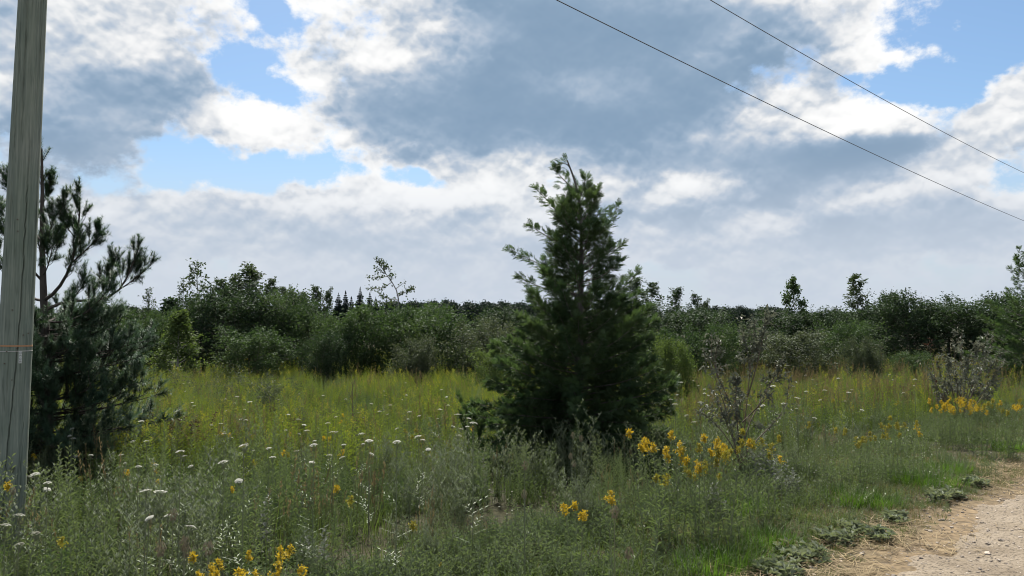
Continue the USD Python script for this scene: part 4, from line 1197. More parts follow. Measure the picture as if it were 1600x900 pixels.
def meadow():
    rng = np.random.default_rng(77)
    kinds = [('weed', 1), ('weed', 2), ('weed', 3), ('weed_b', 4), ('weed_b', 5), ('weed_b', 6), ('weed_c', 7), ('weed_c', 8), ('field', 9), ('field', 10), ('field_bud', 11), ('field_bud', 12), ('tall_grass', 13), ('tall_grass', 14), ('under', 15), ('under', 16), ('stalk', 17), ('stalk', 18), ('stalk', 19)]
    protos = [weed_clump(s, k) for k, s in kinds]
    idx = {}
    for i, (k, s) in enumerate(kinds):
        idx.setdefault(k, []).append(i)
    X, Y, W, S = [], [], [], []
    for y0, y1, dens in ((2.6, 9, 14), (9, 18, 12), (18, 33, 10), (33, 60, 3)):
        area = (y1 ** 2 - y0 ** 2) * 800 / F * 1.06 + 2 * (y1 - y0)
        x, y = wedge(rng, int(area * dens), y0, y1)
        t, d = td(x, y)
        edge = 2.0 + (meshkit.noise(np.stack([t * .55, 0 * t, 0 * t], 1), 3) - .5) * .8
        keep = d > edge
        # nothing inside the trunks
        x, y, d, edge = x[keep], y[keep], d[keep], edge[keep]
        p = np.stack([x, y, 0 * x], 1)
        n1 = meshkit.fbm(p * .35, 3, 21); n2 = meshkit.fbm(p * .6 + 7, 3, 22); r = rng.random(len(x))
        far = np.clip((y - 10.5 + (n1 - .5) * 7) / 5.0, 0, 1)
        right = np.clip((x / y - .10) / .15, 0, 1)
        u = rng.random(len(x)); r2 = rng.random(len(x))
        w = np.zeros(len(x), int)
        for i in range(len(x)):
            if u[i] < far[i]:
                g = .30 + .45 * right[i] * (.5 + n1[i]) + (.25 if y[i] > 24 and right[i] > .5 else 0)
                if n2[i] < .36: k = 'weed_c' if r[i] < .6 else 'weed'
                elif r[i] < g * .8: k = 'tall_grass'
                elif r[i] < g * .8 + (.34 if right[i] < .5 else .14): k = 'field_bud'
                else: k = 'field' if (right[i] < .5 or r[i] > .8) else 'weed'
            else:
                if n2[i] < .40: k = 'weed_c' if r[i] < .65 else 'weed'
                elif n2[i] < .56: k = 'weed' if r[i] < .68 else ('weed_b' if r[i] < .85 else 'tall_grass')
                else: k = 'weed_b' if r[i] < .70 else ('weed' if r[i] < .88 else 'tall_grass')
            if r2[i] < (.24 if y[i] < 16 else .15): k = 'under'
            elif r2[i] < (.46 if y[i] < 11 else .30 if y[i] < 20 and right[i] < .5 else .15): k = 'stalk'
            w[i] = rng.choice(idx[k])
        grow = np.clip((d - edge) / 1.6, 0, 1) * .36 + .54
        low = np.clip((x / y + .34) / .22, 0, 1) * np.clip((15 - y) / 4, 0, 1)     # shorter growth round the cedar and the verge side
        grow = grow * (1 - .22 * low)
        X.append(x); Y.append(y); W.append(w); S.append(np.clip(rng.normal(.93, .17, len(x)), .55, 1.35) * grow * (1 + .5 * (n1 - .5)))
    X, Y, W, S = map(np.concatenate, (X, Y, W, S))
    pos = np.stack([X, Y, ground(X, Y)], 1)
    n = len(X)
    print('meadow clumps', n)
    instancer('meadow_weeds', protos, W, pos, rng.uniform(0, 6.28, n), S, label='dense grey green weeds and grasses covering the whole meadow', cat='meadow plants', tilt=rng.normal(size=(n, 2)) * .10)

    # ---- verge: short grass, dry patches
    g1 = [[('grass', grass_tuft(Geo(), np.random.default_rng(k), 70, .13, .20, .0055, .8), M['grass'])] for k in (1, 2, 3)]
    g2 = [[('grass', grass_tuft(Geo(), np.random.default_rng(k), 60, .12, .20, .0045, 1.1), M['tan'])] for k in (4, 5)]
    low = []
    for k in (6, 7):
        rr = np.random.default_rng(k); gs, gl = Geo(), Geo()
        for m in range(10):
            a = rr.uniform(0, 6.28); o = .2 * math.sqrt(rr.random())
            stalk(gs, gl, rr, np.array([math.cos(a) * o, math.sin(a) * o, -.02]), rr.uniform(.08, .24), 12, .06, .016, up=.6, lean=.4)
        low.append([('stems', gs, M['stem']), ('leaves', gl, M['weed'])])
    x, y = wedge(rng, 26000, 2.5, 30)
    t, d = td(x, y)
    keep = (d > -.15 + .3 * meshkit.noise(np.stack([t * 1.3, 0 * t, 0 * t], 1), 5)) & (d < 2.6)
    x, y, d = x[keep], y[keep], d[keep]
    x2, y2 = wedge(rng, 5000, 2.5, 9); t2, d2 = td(x2, y2); k2 = (d2 > -.02) & (d2 < 2.4)
    x, y, d = np.concatenate([x, x2[k2]]), np.concatenate([y, y2[k2]]), np.concatenate([d, d2[k2]])
    nz = meshkit.fbm(np.stack([x, y, 0 * x], 1) * .8, 3, 31); r = rng.random(len(x))
    dry = np.clip(.62 - d * .70, 0.08, 1) + (nz - .5) * .9
    w = np.where(r < dry, rng.integers(3, 5, len(x)), np.where(rng.random(len(x)) < np.clip(.1 + .28 * d, 0, .65), rng.integers(5, 7, len(x)), rng.integers(0, 3, len(x))))
    n = len(x)
    print('verge tufts', n)
    instancer('verge_grass', g1 + g2 + low, w, np.stack([x, y, ground(x, y)], 1), rng.uniform(0, 6.28, n), rng.uniform(.55, 1.15, n) * np.clip(.45 + d * .45, .45, 1.15), label='short mixed green and dry grass along the verge of the gravel road', cat='grass', tilt=rng.normal(size=(n, 2)) * .15)

    # ---- loose straw lying along the road edge
    protos = []
    for k in (1, 2, 3):
        rr = np.random.default_rng(40 + k); g = Geo(); m = 18
        a = rr.uniform(0, 6.28, m)
        b = np.stack([rr.normal(size=m) * .12, rr.normal(size=m) * .12, rr.uniform(.004, .03, m)], 1)
        g.blades(b, np.stack([np.cos(a), np.sin(a), rr.uniform(-.05, .2, m)], 1), rr.uniform(.08, .26, m), .006, .12)
        protos.append([('straw', g, M['straw'])])
    t = rng.uniform(-2, 18, 620) ** 1.0; d = rng.normal(size=620) * .22 + .10 + (meshkit.noise(np.stack([t * 1.1, 0 * t, 0 * t], 1), 6) - .5) * .45
    keep = meshkit.noise(np.stack([t * .9, d, 0 * t], 1), 12) > .30
    t, d = t[keep], d[keep]
    x, y = xy(t, d)
    z = np.maximum(ground(x, y), road_height(x, y))
    instancer('dry_straw', protos, rng.integers(0, 3, len(x)), np.stack([x, y, z], 1), rng.uniform(0, 6.28, len(x)), rng.uniform(.6, 1.2, len(x)), label='loose pale straw lying along the ragged edge of the gravel road', cat='straw')

    # ---- stones pressed in the road
    protos = []
    for k in range(4):
        m = trimesh.creation.icosphere(1); rr = np.random.default_rng(60 + k)
        v = np.array(m.vertices) * (1 + rr.normal(size=(len(m.vertices), 1)) * .14) * [1, .8, .55]
        g = Geo().add(v, m.faces)
        protos.append([('stone', g, bark_mat(f'stone_{k}', *[((.10, .085, .07), (.20, .17, .14)), ((.17, .145, .12), (.30, .26, .22)), ((.24, .20, .165), (.40, .34, .28)), ((.07, .06, .052), (.15, .125, .105))][k], scale=30, stretch=1))])
    n = 30000
    t = rng.uniform(-2.5, 14, n); d = -rng.random(n) ** 1.0 * 4.6 + .5
    x, y = xy(t, d)
    vis = (y > 2.0) & (np.abs(x) < y * .72 + .6)
    x, y = x[vis], y[vis]; n = len(x)
    s = np.exp(rng.normal(size=n) * .5) * .0050
    instancer('gravel_stones', protos, rng.choice(4, n, p=[.3, .3, .2, .2]), np.stack([x, y, np.maximum(road_height(x, y), ground(x, y)) + s * .1], 1), rng.uniform(0, 6.28, n), s, label='small loose stones scattered over the tan gravel road', cat='gravel')


meadow()


# ------------------------------------------------------------------ plants one can point at
def qal_plant(seed, heads):
    """white flat-topped umbels on thin branching stems"""
    rng = np.random.default_rng(seed)
    gs, gl, gfs = Geo(), Geo(), []
    H = .85
    for k in range(heads):
        gf = Geo(); gfs.append(gf)
        a = rng.uniform(0, 6.28)
        top = np.array([math.cos(a) * .16 * k * .6, math.sin(a) * .16 * k * .6, H * (1 - .13 * k) + rng.uniform(-.02, .02)])
        c = polyline([[0, 0, -.03], [top[0] * .35, top[1] * .35, top[2] * .55], top], 6)
        gs.tube(c, np.linspace(.004, .002, 6), 3)
        R = rng.uniform(.018, .034); m = 50
        tilt = unit(np.array([rng.normal() * .25, rng.normal() * .25, 1]))
        e1 = unit(np.cross(tilt, [1, 0, 0])); e2 = np.cross(tilt, e1)
        r = R * np.sqrt(rng.random(m)); th = rng.uniform(0, 6.28, m)
        q = top + (e1 * np.cos(th)[:, None] + e2 * np.sin(th)[:, None]) * r[:, None] + tilt * (.012 - .010 * (r / R) ** 2)[:, None]
        for j in range(9):
            t2 = top + (e1 * math.cos(j * .7) + e2 * math.sin(j * .7)) * R * .8
            gs.tube([top - tilt * .035, t2 - tilt * .002], .0012, 3, cap=False)
        a3 = rng.uniform(0, 6.28, m)
        gf.leaves(q - (e1 * np.cos(a3)[:, None] + e2 * np.sin(a3)[:, None]) * .007, e1 * np.cos(a3)[:, None] + e2 * np.sin(a3)[:, None] + tilt * .15, tilt, .015, .013, fold=.1, mid=.5)
    for k in range(9):                                          # finely cut leaves low down
        u = rng.uniform(.1, .6); az = rng.uniform(0, 6.28); b = np.array([0, 0, H * u])
        d = np.array([math.cos(az), math.sin(az), .5])
        for j in range(6):
            s = -1 if j % 2 else 1
            gl.leaves((b + unit(d) * .02 * j)[None], [[math.cos(az + s * .8), math.sin(az + s * .8), .3]], [0, 0, 1], .035, .008)
    return gs, gl, gfs


def qal_seed(seed):
    """umbels gone to seed, curled up like a nest"""
    rng = np.random.default_rng(seed)
    gs, gfs = Geo(), []
    for k in range(2):
        gf = Geo(); gfs.append(gf)
        top = np.array([.08 * k, .03 * k, .8 - .2 * k])
        gs.tube(polyline([[0, 0, -.03], top * [.4, .4, .6], top], 5), np.linspace(.004, .002, 5), 3)
        m = 46; th = rng.uniform(0, 6.28, m); u = rng.random(m)
        r = .023 * np.sin(.5 + 2.0 * u) * rng.uniform(.8, 1.05, m)
        q = top + np.stack([np.cos(th) * r, np.sin(th) * r, .05 * u - .01], 1)
        gf.leaves(q, np.stack([-np.cos(th) * .4, -np.sin(th) * .4, 1 + 0 * th], 1), np.stack([np.cos(th), np.sin(th), .2 + 0 * th], 1), .018, .009)
    return gs, gfs


def goldenrod(seed, stalks, full=1.0):
    rng = np.random.default_rng(seed)
    gs, gl, gfs = Geo(), Geo(), []
    for k in range(stalks):
        gf = Geo(); gfs.append(gf)
        a = rng.uniform(0, 6.28); o = .05 * math.sqrt(stalks) * math.sqrt(rng.random())
        b = np.array([math.cos(a) * o, math.sin(a) * o, -.03])
        c = stalk(gs, gl, rng, b, rng.uniform(.62, .82), 30, .085, .015, up=.7, lean=.2)
        plume(gf, rng, c[-1], unit(c[-1] - c[-2]), .062 * full * rng.uniform(.6, 1.2), int(95 * full))
    return gs, gl, gfs


MARKS = [(25, 770, 'the foot of the utility pole'), (90, 690, 'the pine trunk'), (200, 680, 'the pine skirts'), (285, 660, 'the rusty shrub'), (458, 645, 'the brown dock'), (551, 630, 'the dead stalk'), (738, 640, 'the cedar sapling'), (830, 715, 'the left foot of the lone cedar'),
         (950, 715, 'the right foot of the lone cedar'), (905, 772, 'the fullest goldenrod'), (1045, 690, 'the tall goldenrod by the cedar'), (1158, 640, 'the bare grey shrub'), (1198, 725, 'the silver leaved plant'), (1120, 765, 'the low silver clump on the verge'), (1500, 585, 'the silvery shrub'), (1497, 640, 'the brightest golden clump'),
         (1575, 635, 'the right edge golden clump'), (345, 605, 'the grey brush mound'), (428, 612, 'the dark brush tuft'), (1330, 768, 'the lush verge tuft'), (1455, 740, 'the brightest verge tuft'), (380, 870, 'the bottom goldenrod pair'), (230, 715, 'the goldenrod before the pine'), (98, 813, 'the orange goldenrod'), (530, 680, 'the goldenrods near the dead stalk'),
         (655, 660, 'the goldenrods by the cedar sapling'), (505, 741, 'the lone goldenrod left of centre'), (405, 780, 'the pale broad leaved plant'), (470, 715, 'the silver leaved sprig'), (1345, 678, 'the dull golden clumps'), (1390, 660, 'the orange golden clumps'), (1290, 615, 'the faint goldenrod plume'), (1250, 868, 'the grey leaf patch'), (650, 800, 'the dull goldenrod at centre left'), (745, 705, 'the pale clump by the cedar')]
ORD = ['', 'second ', 'third ', 'fourth ', 'fifth ', 'sixth ', 'seventh ', 'eighth ', 'ninth ', 'tenth ', 'eleventh ', 'twelfth ']


def beside(px, py):
    """where a plant stands, by the nearest thing one can find"""
    mx, my, s = min(MARKS, key=lambda m: (m[0] - px) ** 2 + 2.2 * (m[1] - py) ** 2)
    dx, dy = px - mx, py - my
    side = ('left of' if dx < 0 else 'right of') if abs(dx) > 1.2 * abs(dy) else ('behind' if dy < 0 else 'in front of')
    return side, s


SAID = {}


def unique(head, tail):
    k = SAID.get((head, tail), 0); SAID[(head, tail)] = k + 1
    return f'{ORD[min(k, 11)]}{head} {tail}' + (', from left' if k else '')


PROTO = {}


def plant_model(key, build, name, label, cat, loc, rz, sc, group):
    if key in PROTO:
        return copy_of(PROTO[key], name, label, cat, loc, rz, sc, group)
    t = thing(name, label, cat, loc, rz, sc, group)
    build(t)
    PROTO[key] = t
    return t


def depth_for(px, py, top):
    """the depth at which a plant of height top under pixel column px reaches row py"""
    y = np.linspace(2.6, 34, 400)
    x = ray(px, py)[0] * y
    zt = ground(x, y) + top
    want = EYE + ray(px, py)[2] * y
    i = np.argmax(want < zt)
    return float(y[i]) if (want < zt).any() else 34.0


def build_qal(seed, heads):
    def f(t):
        gs, gl, gf = qal_plant(seed, heads)
        part(t, 'stem', gs, M['stem']); part(t, 'leaves', gl, M['weed_c']); [part(t, 'flower_head', g, M['white']) for g in gf]
    return f


def build_rod(seed, stalks, full, mat='yellow'):
    def f(t):
        gs, gl, gf = goldenrod(seed, stalks, full)
        part(t, 'stem', gs, M['stem']); part(t, 'leaves', gl, M['weed']); [part(t, 'flower_plume', g, M[mat]) for g in gf]
    return f


def build_seed(seed):
    def f(t):
        gs, gf = qal_seed(seed)
        part(t, 'stem', gs, M['stem']); [part(t, 'seed_head', g, M['seed']) for g in gf]
    return f


def flowers():
    rng = np.random.default_rng(123)
    # white umbels read off the photograph, then the scatter of smaller ones between them
    Q = [(30, 822), (145, 848), (74, 772), (228, 787), (38, 850), (410, 868), (212, 836), (8, 838), (217, 895), (118, 898), (745, 752), (770, 757), (710, 762), (787, 748), (800, 774), (845, 782), (780, 796), (792, 808), (800, 803), (915, 748), (1010, 777), (693, 763), (890, 712), (915, 708), (860, 690),
         (1080, 695), (1094, 680), (1110, 668), (1128, 672), (1078, 758), (1190, 640), (1250, 656), (1270, 668), (1280, 715), (1325, 625), (1345, 630), (1375, 645), (1384, 654), (1400, 625), (1413, 637), (1425, 625), (1480, 640), (1505, 660), (1570, 634), (1420, 688), (1440, 700), (1462, 745), (1355, 768), (1190, 787), (1320, 686), (1300, 695), (1370, 606), (1290, 640), (1240, 610),
         (300, 634), (303, 644), (330, 672), (345, 670), (450, 655), (466, 668), (475, 672), (512, 672), (520, 690), (490, 716), (580, 640), (540, 630), (560, 650), (610, 640), (640, 652), (655, 660), (600, 615), (505, 625), (525, 660), (565, 690), (635, 622), (700, 640), (690, 615), (715, 660), (660, 700), (620, 715), (675, 735), (600, 760), (350, 692), (385, 700), (420, 716), (375, 745), (250, 790), (330, 790), (520, 745), (465, 760),
         (1340, 700), (1330, 740), (1405, 665), (1450, 668), (1520, 690), (1550, 655), (1225, 640), (1215, 680), (1140, 640), (1120, 625), (1095, 640), (1260, 620), (1310, 600), (1350, 590), (1430, 600), (1390, 590)]
    n0 = len(Q)
    for k in range(90):
        px = rng.uniform(0, 1600); py = rng.uniform(600, 760)
        if 745 < px < 1045 and py < 700: continue
        Q.append((px, py))
    for k in range(70):
        Q.append((rng.uniform(1050, 1560), rng.uniform(590, 720)))
    for k, (px, py) in enumerate(sorted(Q)):
        top = rng.uniform(.72, .95) if px < 1100 or py < 690 else rng.uniform(.40, .6)
        y = depth_for(px, py, top)
        _, d = td(ray(px, py)[0] * y, y)
        if d < 1.9:
            top = .22; y = depth_for(px, py, top)
        f = spot(px, py, y)
        v = k % 5
        side, mk = beside(px, py)
        hd = ('single', 'two-headed', 'three-headed', 'paired', 'lone')[v]
        plant_model(('qal', v), build_qal(300 + v, (1, 2, 3, 2, 1)[v]), 'white_wildflower', unique(f'{hd} white flower', f'{side} {mk}'), 'wildflower', f, rng.uniform(0, 360), top / .85 * 1.08, 'white flat-topped wildflowers scattered over the meadow')
    # plants gone to seed
    for k, (px, py) in enumerate([(20, 773), (270, 812), (288, 864), (250, 876), (325, 868), (895, 685), (908, 690), (820, 735), (1170, 660), (960, 812)]):
        top = .8; y = depth_for(px, py, top); f = spot(px, py, y)
        plant_model(('seed', k % 2), build_seed(400 + k % 2), 'seed_head', unique('curled seed head', ' '.join(beside(px, py))), 'wildflower', f, rng.uniform(0, 360), 1.0, 'pale curled seed heads among the weeds')
    # goldenrod in bloom: (px, py, stalks, fullness, height, what sets it apart)
    G = [(350, 880, 4, 1.0, .6, 'bright yellow goldenrod at the bottom edge, left one of the pair near the left'), (408, 882, 5, 1.1, .6, 'bright yellow goldenrod at the bottom edge, right one of the pair near the left'), (408, 862, 3, .9, .7, 'yellow goldenrod just above the brightest pair at the bottom edge'), (475, 845, 3, .8, .7, 'yellow goldenrod right of the brightest pair at the bottom edge'), (427, 850, 2, .7, .75, 'small yellow goldenrod between the bottom goldenrods'),
         (3, 796, 2, .8, .7, 'yellow goldenrod cut by the left edge below the utility pole'), (98, 813, 2, .7, .7, 'orange yellow goldenrod in the weeds right of the pole foot'), (22, 728, 1, .6, .95, 'single yellow goldenrod rising before the utility pole'), (198, 720, 2, .8, .75, 'yellow goldenrod in front of the pine, left of a pair'), (230, 711, 2, .9, .75, 'fuller yellow goldenrod in front of the pine skirts'), (246, 718, 2, .7, .75, 'small yellow goldenrod right of the fuller one before the pine'), (125, 737, 1, .6, .7, 'tiny yellow goldenrod low before the pine'), (58, 697, 2, .7, .8, 'yellow goldenrod beside the pole under the pine'), (262, 738, 1, .6, .7, 'tiny yellow goldenrod below the pair before the pine'),
         (350, 664, 2, .8, .8, 'yellow goldenrod left of the brown dock in the far left meadow'), (370, 668, 2, .8, .8, 'yellow goldenrod under the brush left of the brown dock'), (455, 665, 2, .9, .8, 'yellow goldenrod right below the brown dock'), (493, 672, 2, .7, .8, 'small yellow goldenrod right of the brown dock'), (530, 648, 2, .8, .8, 'yellow goldenrod just left of the dead stalk'), (528, 673, 2, .8, .8, 'yellow goldenrod below left of the dead stalk'), (533, 690, 2, .9, .8, 'full yellow goldenrod lowest near the dead stalk'), (545, 640, 1, .6, .8, 'tiny yellow goldenrod touching the dead stalk'), (440, 690, 1, .7, .8, 'small yellow goldenrod below the brown dock'), (450, 697, 1, .7, .8, 'small orange goldenrod in the middle left meadow'), (400, 705, 2, .7, .8, 'dull yellow goldenrod in the middle left meadow'), (505, 741, 1, .8, .75, 'single yellow goldenrod in the near weeds left of centre'), (545, 752, 1, .8, .75, 'single yellow goldenrod among white flowers left of centre'), (350, 750, 1, .6, .7, 'tiny yellow goldenrod in the near weeds'), (637, 660, 2, .7, .8, 'yellow goldenrod left of the low cedar branch'), (660, 662, 2, .8, .8, 'yellow goldenrod next to the low left cedar branch'), (672, 650, 2, .8, .8, 'yellow goldenrod under the low left cedar branch'), (645, 668, 1, .7, .8, 'orange goldenrod left of the low cedar branch'), (735, 655, 1, .7, .8, 'small yellow goldenrod at the left skirt of the cedar'), (650, 800, 2, .7, .7, 'dull yellow goldenrod in the near weeds at centre left'), (686, 870, 1, .7, .3, 'single low yellow flower at the bottom centre'),
         (887, 780, 2, .9, .7, 'yellow goldenrod below the cedar, left one of three'), (905, 770, 3, 1.0, .7, 'fullest yellow goldenrod below the cedar'), (925, 768, 2, .7, .7, 'small yellow goldenrod right of the fullest one below the cedar'), (945, 745, 2, .8, .75, 'yellow goldenrod at the right foot of the cedar'), (966, 765, 1, .5, .7, 'tiny yellow goldenrod right below the cedar'),
         (1025, 685, 4, 1.1, .85, 'tall yellow goldenrod at the right skirt of the cedar'), (1040, 680, 3, .9, .85, 'yellow goldenrod leaning right of the tall one by the cedar'), (1020, 720, 3, .9, .8, 'lower yellow goldenrod at the right skirt of the cedar'), (1070, 697, 4, 1.1, .8, 'yellow goldenrod left of the bare grey shrub'), (1118, 700, 5, 1.2, .8, 'big yellow goldenrod under the bare grey shrub'), (1100, 712, 4, 1.0, .7, 'lower yellow goldenrod under the bare grey shrub'), (1140, 695, 5, 1.1, .8, 'yellow goldenrod on the stems of the bare grey shrub'), (1132, 683, 2, .8, .8, 'small yellow goldenrod behind the stems of the bare grey shrub'), (1122, 725, 2, .8, .6, 'low yellow goldenrod before the bare grey shrub'), (1085, 722, 3, .8, .6, 'low dull goldenrod left before the bare grey shrub'), (1187, 685, 4, 1.0, .75, 'yellow goldenrod right of the bare grey shrub stems'), (1200, 683, 3, .9, .75, 'yellow goldenrod next right of the bare grey shrub'), (1222, 695, 2, 1.0, .7, 'yellow goldenrod above the silver leaved plant'),
         (1480, 630, 9, 1.3, .62, 'left half of the brightest golden clump below the silvery shrub'), (1500, 625, 10, 1.4, .62, 'middle of the brightest golden clump below the silvery shrub'), (1515, 632, 8, 1.2, .6, 'right side of the brightest golden clump below the silvery shrub'), (1530, 628, 4, 1.0, .7, 'thin golden plume right of the brightest golden clump'), (1562, 628, 5, 1.0, .7, 'loose golden clump near the right edge'), (1580, 630, 4, .9, .7, 'golden clump touching the right edge'), (1350, 678, 5, .8, .6, 'dull golden clump in the meadow, left of the verge clumps'), (1340, 680, 4, .8, .6, 'dull golden clump farthest left before the open meadow'), (1385, 662, 4, .8, .65, 'orange golden clump among white flowers'), (1410, 660, 4, .8, .65, 'orange golden clump right among white flowers'), (1435, 658, 3, .8, .65, 'small golden clump left of the brightest clump'), (1398, 615, 2, .8, .8, 'faint golden plume in the open right meadow'), (1290, 615, 2, .7, .8, 'faint yellow plume between the two grey shrubs'), (1262, 645, 2, .8, .8, 'thin golden plume right of the bare grey shrub'), (1320, 655, 2, .7, .75, 'faint golden plume in the brown grass between the shrubs')]
    for k, (px, py, st, full, top, lab) in enumerate(G):
        y = depth_for(px, py, top); f = spot(px, py, y)
        dull = ('bare grey shrub' in lab and not any(w in lab for w in ('left of', 'on the stems'))) or any(w in lab for w in ('dull', 'orange', 'faint', 'thin', 'lower', 'behind', 'loose', ' low '))
        st2 = 1 if st <= 2 else 2 if st <= 3 else 6 if st <= 6 else 18
        v = (st2, k % 2, dull)
        plant_model(('rod', v), build_rod(500 + 10 * st2 + k % 2, st2, .95 if st2 < 5 else 1.15 if st2 < 10 else 1.3, 'yellow_dull' if dull else 'yellow'), 'goldenrod', lab, 'wildflower', f, rng.uniform(0, 360), top / .78 * 1.05, 'yellow goldenrod plants in bloom across the meadow')


flowers()


def shrubs():
    # bare grey shrub right of the cedar
    def twig_shrub(name, label, foot, limbs, seed, L, W, mat, per, wood, r=.011, fill=0, cat='shrub'):
        rng = np.random.default_rng(seed); gw, gl = Geo(), Geo(); B, D = [], []
        for pts, leafy in limbs:
            c = polyline(pts, 8); gw.tube(c, np.linspace(r, r * .3, 8), 5)
            for m in range(5):
                u = rng.uniform(.3, .95); i = u * 7; q = min(int(i), 6); b = c[q] + (c[q + 1] - c[q]) * (i - q)
                d = unit(unit(c[-1] - c[0]) * .8 + rng.normal(size=3) * .6 + [0, 0, .3]); ln = rng.uniform(.10, .30)
                gw.tube(polyline([b, b + d * ln * .5 + rng.normal(size=3) * .01, b + d * ln], 4), np.linspace(r * .3, r * .12, 4), 3)
                k = int(per * leafy * .35)
                if k:
                    B.append(b + d * ln * rng.uniform(.3, 1, (k, 1))); D.append(np.tile(d, (k, 1)))
            k = int(per * leafy)
            if k:
                t = rng.uniform(.62, 1, k); i = t * 7; q = np.minimum(i.astype(int), 6)
                B.append(c[q] + (c[q + 1] - c[q]) * (i - q)[:, None]); D.append(np.tile(unit(c[-1] - c[-3]), (k, 1)))
        B, D = np.vstack(B), np.vstack(D); n = len(B)
        B = B + rng.normal(size=(n, 3)) * .018
        d = D * .6 + sphere_dirs(rng, n) * .8
        s = rng.uniform(.7, 1.25, n)
        gl.leaves(B, d, sphere_dirs(rng, n) * .5 + [0, 0, .7], L * s, W * s, fold=.2, droop=.2)
        t = thing(name, label, cat, foot)
        part(t, 'stems', gw, wood, smooth=50); part(t, 'leaves', gl, mat)
        return t

    y = 8.9
    foot = spot(1158, 740, y)
    P = lambda px, py, dy=0.0: at(px, py, y + dy) - foot
    o = np.array([0, 0, -.05])
    limbs = [([o, P(1152, 650), P(1122, 590), P(1112, 520)], 1.0), ([o, P(1145, 680, .1), P(1128, 620, .2), P(1098, 545, .2)], 1.0), ([o, P(1165, 650), P(1172, 580, .1), P(1180, 500, .1)], 1.5), ([P(1168, 620), P(1185, 560, -.1), P(1196, 500, -.1)], 1.4),
             ([o, P(1172, 660), P(1198, 610, .2), P(1225, 555, .2)], 1.3), ([P(1160, 660), P(1190, 630, -.2), P(1210, 610, -.3)], .2), ([o, P(1155, 690), P(1150, 640, -.2), P(1152, 588, -.2)], 1.4), ([o, P(1140, 690, -.1), P(1110, 655, -.1), P(1085, 640, -.2)], .5),
             ([o, P(1180, 690, .1), P(1210, 660, .1), P(1232, 600, .1)], .7), ([P(1122, 590), P(1118, 560, .1), P(1124, 530, .1)], .8), ([P(1172, 580), P(1166, 545, .2), P(1160, 528, .2)], .8), ([o, P(1150, 700, -.2), P(1135, 660, -.3), P(1120, 625, -.3)], .9)]
    twig_shrub('grey_shrub', 'bare grey shrub with dark forked stems and clusters of silvery leaves, right of the cedar', foot, limbs, 91, .062, .026, M['silver_shrub'], 62, M['dry_stem'], .010)

    y = 14.0
    foot = spot(1500, 655, y)
    rng = np.random.default_rng(92)
    P = lambda px, py, dy=0.0: at(px, py, y + dy) - foot
    limbs = []
    for px, py in ((1448, 572), (1462, 560), (1476, 548), (1490, 540), (1500, 528), (1503, 516), (1516, 545), (1528, 535), (1545, 518), (1552, 527), (1564, 545), (1572, 560), (1480, 570), (1510, 560), (1540, 560), (1455, 590), (1566, 590), (1525, 575), (1495, 585), (1470, 600), (1550, 595)):
        dy = rng.uniform(-.6, .6)
        limbs.append(([o, P(1500 + (px - 1500) * .45, (py + 655) / 2 + 12, dy * .6), P(px, py, dy)], rng.uniform(.5, 1.1)))
    twig_shrub('silvery_shrub', 'loose twiggy shrub with pale silvery leaves near the right edge', foot, limbs, 93, .075, .036, M['silver_shrub'], 52, M['dry_stem'], .008)
    foot = spot(1465, 640, 13.8)
    P = lambda px, py, dy=0.0: at(px, py, 13.8 + dy) - foot
    twig_shrub('dead_twig', 'single slanting twig with a few reddish leaves left of the silvery shrub', foot, [([o, P(1460, 585), P(1449, 533)], .5)], 94, .07, .03, M['rust'], 16, M['dry_stem'], .006, cat='twig')

    # silver leaved plants low before the bare shrub and at the bottom left of it
    def silver_plant(name, label, px, py, top, width, n, L, W, mat, seed, cat='weed'):
        rng = np.random.default_rng(seed); y = depth_for(px, py, top); foot = spot(px, py, y); gs, gl = Geo(), Geo()
        for k in range(n):
            a = rng.uniform(0, 6.28); r = width * math.sqrt(rng.random())
            stalk(gs, gl, rng, np.array([math.cos(a) * r * .5, math.sin(a) * r * .5, -.03]), top * rng.uniform(.55, 1.0), 17, L, W, lean=.5, up=.55, droop=.25, shrink=.35)
        t = thing(name, label, cat, foot)
        part(t, 'stem', gs, M['stem']); part(t, 'leaves', gl, M[mat])
    silver_plant('silver_leaved_plant', 'clump of broad silver leaves at the verge, under the bare grey shrub', 1198, 690, .52, .34, 12, .075, .040, 'silver', 601)
    silver_plant('silver_leaved_plant', 'dark bluish leafy clump at the verge below the bare grey shrub', 1228, 715, .40, .30, 12, .070, .036, 'silver_dull', 602)
    silver_plant('silver_leaved_plant', 'small silver leaved clump low on the verge left of the bare shrub foot', 1120, 752, .34, .26, 9, .070, .038, 'silver_dull', 603)
    silver_plant('silver_leaved_plant', 'silver leaved sprig in the near weeds, left of centre', 470, 715, .7, .14, 4, .075, .034, 'silver', 604)
    silver_plant('silver_leaved_plant', 'pale broad leaved plant in the near weeds below the pine', 405, 780, .55, .20, 6, .085, .04, 'silver_dull', 605)
    silver_plant('silver_leaved_plant', 'pale leafy clump at the foot of the cedar, left side', 745, 700, .55, .28, 9, .075, .036, 'silver_dull', 606)
    silver_plant('broad_leaved_weed', 'dark broad leaved weed under the pine, right of the utility pole', 120, 695, .6, .3, 8, .15, .085, 'weed_c', 607)
    silver_plant('broad_leaved_weed', 'broad leaved weed below the pine, with large drooping leaves', 155, 715, .5, .25, 6, .15, .08, 'weed_c', 608)
    # dark rosette at the bottom left of the watermark line is a low clump
    silver_plant('silver_leaved_plant', 'low clump of pale leaves in the bottom left weeds', 505, 812, .4, .2, 6, .08, .035, 'silver_dull', 609)

